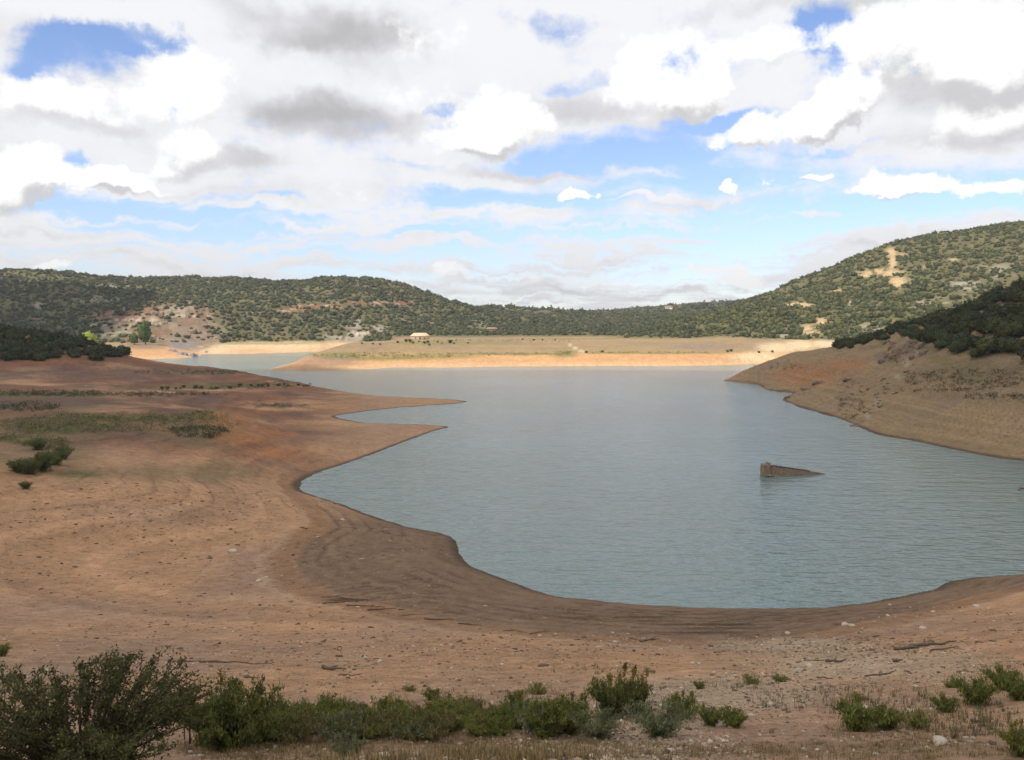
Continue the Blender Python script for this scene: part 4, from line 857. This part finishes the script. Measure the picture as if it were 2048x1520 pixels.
# uneven edges: push the place asked for about by noise
wn = noise(nt, comb.outputs[0], 9, 5, .62); wv = N(nt, 'ShaderNodeVectorMath', operation='SUBTRACT'); L(nt, wn.outputs['Color'], wv.inputs[0]); wv.inputs[1].default_value = (.5,.5,.5)
wn2 = N(nt, 'ShaderNodeVectorMath', operation='MULTIPLY_ADD'); L(nt, wv.outputs[0], wn2.inputs[0]); wn2.inputs[1].default_value = (.17,.085,0); L(nt, comb.outputs[0], wn2.inputs[2])
AE = wn2.outputs[0]
def azel(px, py):
    a = (px-CX)/F; b = (CY-py)/F; d = Vector((a, cp+b*sp, b*cp-sp)).normalized()
    return math.atan2(d.x, d.y), math.asin(d.z)
def blobs(lst, start=0.0):
    acc = None
    for (px, py, rx, ry, w) in lst:
        a, e = azel(px, py); rx = rx/F; ry = ry/F
        v = N(nt, 'ShaderNodeVectorMath', operation='MULTIPLY_ADD'); L(nt, AE, v.inputs[0]); v.inputs[1].default_value = (1/rx, 1/ry, 0); v.inputs[2].default_value = (-a/rx, -e/ry, 0)
        ln = N(nt, 'ShaderNodeVectorMath', operation='LENGTH'); L(nt, v.outputs[0], ln.inputs[0])
        r_ = N(nt, 'ShaderNodeMapRange', interpolation_type='SMOOTHSTEP'); r_.inputs[1].default_value = 1.45; r_.inputs[2].default_value = .35; r_.inputs[3].default_value = 0; r_.inputs[4].default_value = w
        L(nt, ln.outputs['Value'], r_.inputs[0])
        acc = r_.outputs[0] if acc is None else math_(nt, 'ADD', acc, r_.outputs[0])
    return acc
HOLES = [(600,470,500,10,-.35),(1300,470,400,8,-.45),(350,500,400,8,-.35),(1150,520,300,6,-.3),(1350,300,120,20,-.2),(560,240,30,14,-.3),(1900,400,160,14,-.4),(1720,300,150,8,-.4),(130,105,105,46,-.95),(260,66,140,24,-.85),(30,135,80,18,-.6),(322,190,44,34,-.95),(1640,58,55,50,-.9),(1700,112,60,55,-.85),(1775,152,36,18,-.8),(1180,165,120,22,-.5),(1330,105,80,16,-.3),(1120,40,60,30,-.35),
 (1290,275,190,42,-.62),(1150,315,130,38,-.55),(1440,232,95,13,-.7),(1320,340,350,44,-.55),(1660,402,420,48,-.62),(230,405,210,18,-.7),(560,404,60,9,-.6),(110,335,22,34,-.7),(820,337,80,10,-.5),(900,380,90,10,-.4),
 (1780,435,350,26,-.5),(1000,405,220,20,-.45),(1000,505,120,9,-.5),(480,460,140,8,-.6),(900,470,180,8,-.5),(60,540,90,9,-.5),(250,528,90,9,-.5),(1500,492,220,9,-.4),(860,225,20,12,-.5),
 (700,100,300,90,.35),(150,240,220,50,.3),(1100,350,220,10,.55),(1640,438,80,5,.6),(1400,425,150,7,.5),(1330,402,130,7,.8),(480,412,110,8,.6),(1950,120,200,120,.3)]
CUM = [(1350,130,112,88,1.0),(1400,190,60,40,.5),(985,245,108,58,1.0),(940,285,110,26,.5),(1153,395,36,16,1.3),(1550,265,112,38,1.0),(1640,245,80,34,.6),(1880,75,200,80,1.0),(1990,170,110,90,.8),(1560,98,95,32,.75),(1700,200,80,36,.7),
 (1470,370,28,14,1.1),(1612,366,44,9,1.1),(1810,380,90,18,.85),(1990,382,70,20,.9),(215,352,90,24,.85),(200,335,40,22,.5),(35,360,70,60,1.0),(120,200,150,50,.6),(370,170,110,80,.7),(380,300,80,40,.7),(820,190,90,40,.35),(600,30,300,50,.1),(880,60,90,60,.4),(150,50,140,28,.2),(1440,545,80,20,.7),(1150,560,260,20,.42),(860,545,160,12,.3),(110,520,40,9,.7),(400,550,120,9,.45),(1700,560,200,20,.3)]
GREY = [(640,40,210,50,.75),(720,90,160,50,.6),(700,240,160,46,.8),(600,205,110,30,.4),(480,332,120,24,.6),(30,390,70,40,.5),(1890,150,130,55,.5),(980,300,90,14,.4),(1950,270,160,28,.4),(1600,6,200,26,.6),(40,60,120,40,.3),(1790,0,120,40,.3),
 (150,250,130,16,.3),(1150,215,140,30,.5),(600,400,320,30,.3),(1350,245,90,26,.45),(1250,590,700,36,.35),(900,540,500,20,.3),(1080,345,180,14,.5),(1400,420,300,20,.4)]
holes = blobs(HOLES); grey = blobs(GREY); cum = blobs(CUM)
AE0 = AE
upv = N(nt, 'ShaderNodeVectorMath', operation='ADD'); L(nt, AE, upv.inputs[0]); upv.inputs[1].default_value = (-.006, .016, 0)
AE = upv.outputs[0]; cumup = blobs(CUM); AE = AE0
# far layers are squeezed towards the horizon: noise in the plane of the clouds
zc = math_(nt, 'MAXIMUM', math_(nt, 'ADD', sep.outputs[2], .055), .02)
px_ = math_(nt, 'DIVIDE', sep.outputs[0], zc); py_ = math_(nt, 'DIVIDE', sep.outputs[1], zc)
pl = N(nt, 'ShaderNodeCombineXYZ'); L(nt, px_, pl.inputs[0]); L(nt, py_, pl.inputs[1])
def dev(n_, k): return math_(nt, 'MULTIPLY', math_(nt, 'SUBTRACT', n_.outputs[0], .5), k)
na = noise(nt, pl.outputs[0], .8, 7, .6); nb = noise(nt, comb.outputs[0], 13, 8, .64)
up = N(nt, 'ShaderNodeVectorMath', operation='ADD'); L(nt, comb.outputs[0], up.inputs[0]); up.inputs[1].default_value = (-.004, .012, 0)
nb2 = noise(nt, up.outputs[0], 13, 8, .64)
sm = N(nt, 'ShaderNodeMapping'); sm.inputs['Scale'].default_value = (2.0, 26, 1); L(nt, AE, sm.inputs[0]); nst = noise(nt, sm.outputs[0], 1.6, 6, .55); lowm = ramp(nt, el, .16, .08, .12, 1)
base = ramp(nt, el, .03, .20, .52, .92)
d = math_(nt, 'ADD', base.outputs[0], holes); d = math_(nt, 'ADD', d, dev(na, 1.9)); d = math_(nt, 'ADD', d, dev(nb, 1.5))
d = math_(nt, 'ADD', d, math_(nt, 'MULTIPLY', dev(nst, 5.2), lowm.outputs[0]))
def smooth(v, a, b, lo=0., hi=1.):
    n_ = N(nt, 'ShaderNodeMapRange', interpolation_type='SMOOTHSTEP'); n_.inputs[1].default_value = a; n_.inputs[2].default_value = b; n_.inputs[3].default_value = lo; n_.inputs[4].default_value = hi; L(nt, v, n_.inputs[0]); return n_.outputs[0]
cover = smooth(d, .0, .86)
# the sheet of thin cloud, with its duller patches
g = math_(nt, 'ADD', grey, dev(na, .9)); g = math_(nt, 'ADD', g, math_(nt, 'MULTIPLY', ramp(nt, el, .10, .17, 0, .22).outputs[0], ramp(nt, el, .25, .30, 1, .2).outputs[0])); g = math_(nt, 'ADD', g, math_(nt, 'MULTIPLY', dev(nst, 3.0), lowm.outputs[0])); g = math_(nt, 'ADD', g, dev(nb, -.9))
def mixcol(f, a, b):
    n_ = N(nt, 'ShaderNodeMix', data_type='RGBA'); L(nt, f, n_.inputs[0])
    for i, v in ((6, a), (7, b)):
        if isinstance(v, tuple): n_.inputs[i].default_value = v
        else: L(nt, v, n_.inputs[i])
    return n_.outputs[2]
sheet = mixcol(smooth(g, .05, 1.45), (8.9,8.95,9.25,1), (4.9,4.8,4.95,1))
# the cumulus in front: bright tops, grey flat undersides
cd = math_(nt, 'ADD', cum, dev(nb, 2.4)); cd = math_(nt, 'ADD', cd, dev(na, 1.3)); cc_ = smooth(cd, .30, .80)
sh = math_(nt, 'MULTIPLY', math_(nt, 'SUBTRACT', cumup, cum), 1.5); sh = math_(nt, 'ADD', sh, math_(nt, 'MULTIPLY', math_(nt, 'SUBTRACT', nb2.outputs[0], nb.outputs[0]), 1.6)); sh = math_(nt, 'ADD', sh, math_(nt, 'MULTIPLY', grey, .35))
puff = mixcol(smooth(sh, .0, .75), (10.4,10.4,10.35,1), (6.2,6.1,6.2,1))
low = ramp(nt, el, .0, .12, .82, 1.0)
skc = N(nt, 'ShaderNodeVectorMath', operation='MULTIPLY'); L(nt, sky.outputs[0], skc.inputs[0]); skc.inputs[1].default_value = (1.5,1.5,1.75)
allc = mixcol(cover, skc.outputs[0], sheet); allc = mixcol(cc_, allc, puff)
L(nt, scale_col(nt, allc, low.outputs[0]), bg.inputs[0])
world.cycles.sampling_method = 'MANUAL'; world.cycles.sample_map_resolution = 512

# ------------------------------------------------------------------ render settings
SC.view_settings.view_transform = 'Standard'; SC.view_settings.look = 'None'; SC.view_settings.exposure = 0.08; SC.view_settings.gamma = 1
SC.render.engine = 'CYCLES'; SC.cycles.max_bounces = 5; SC.cycles.diffuse_bounces = 2; SC.cycles.glossy_bounces = 2; SC.cycles.transparent_max_bounces = 8; SC.cycles.volume_bounces = 0
SC.cycles.use_denoising = True
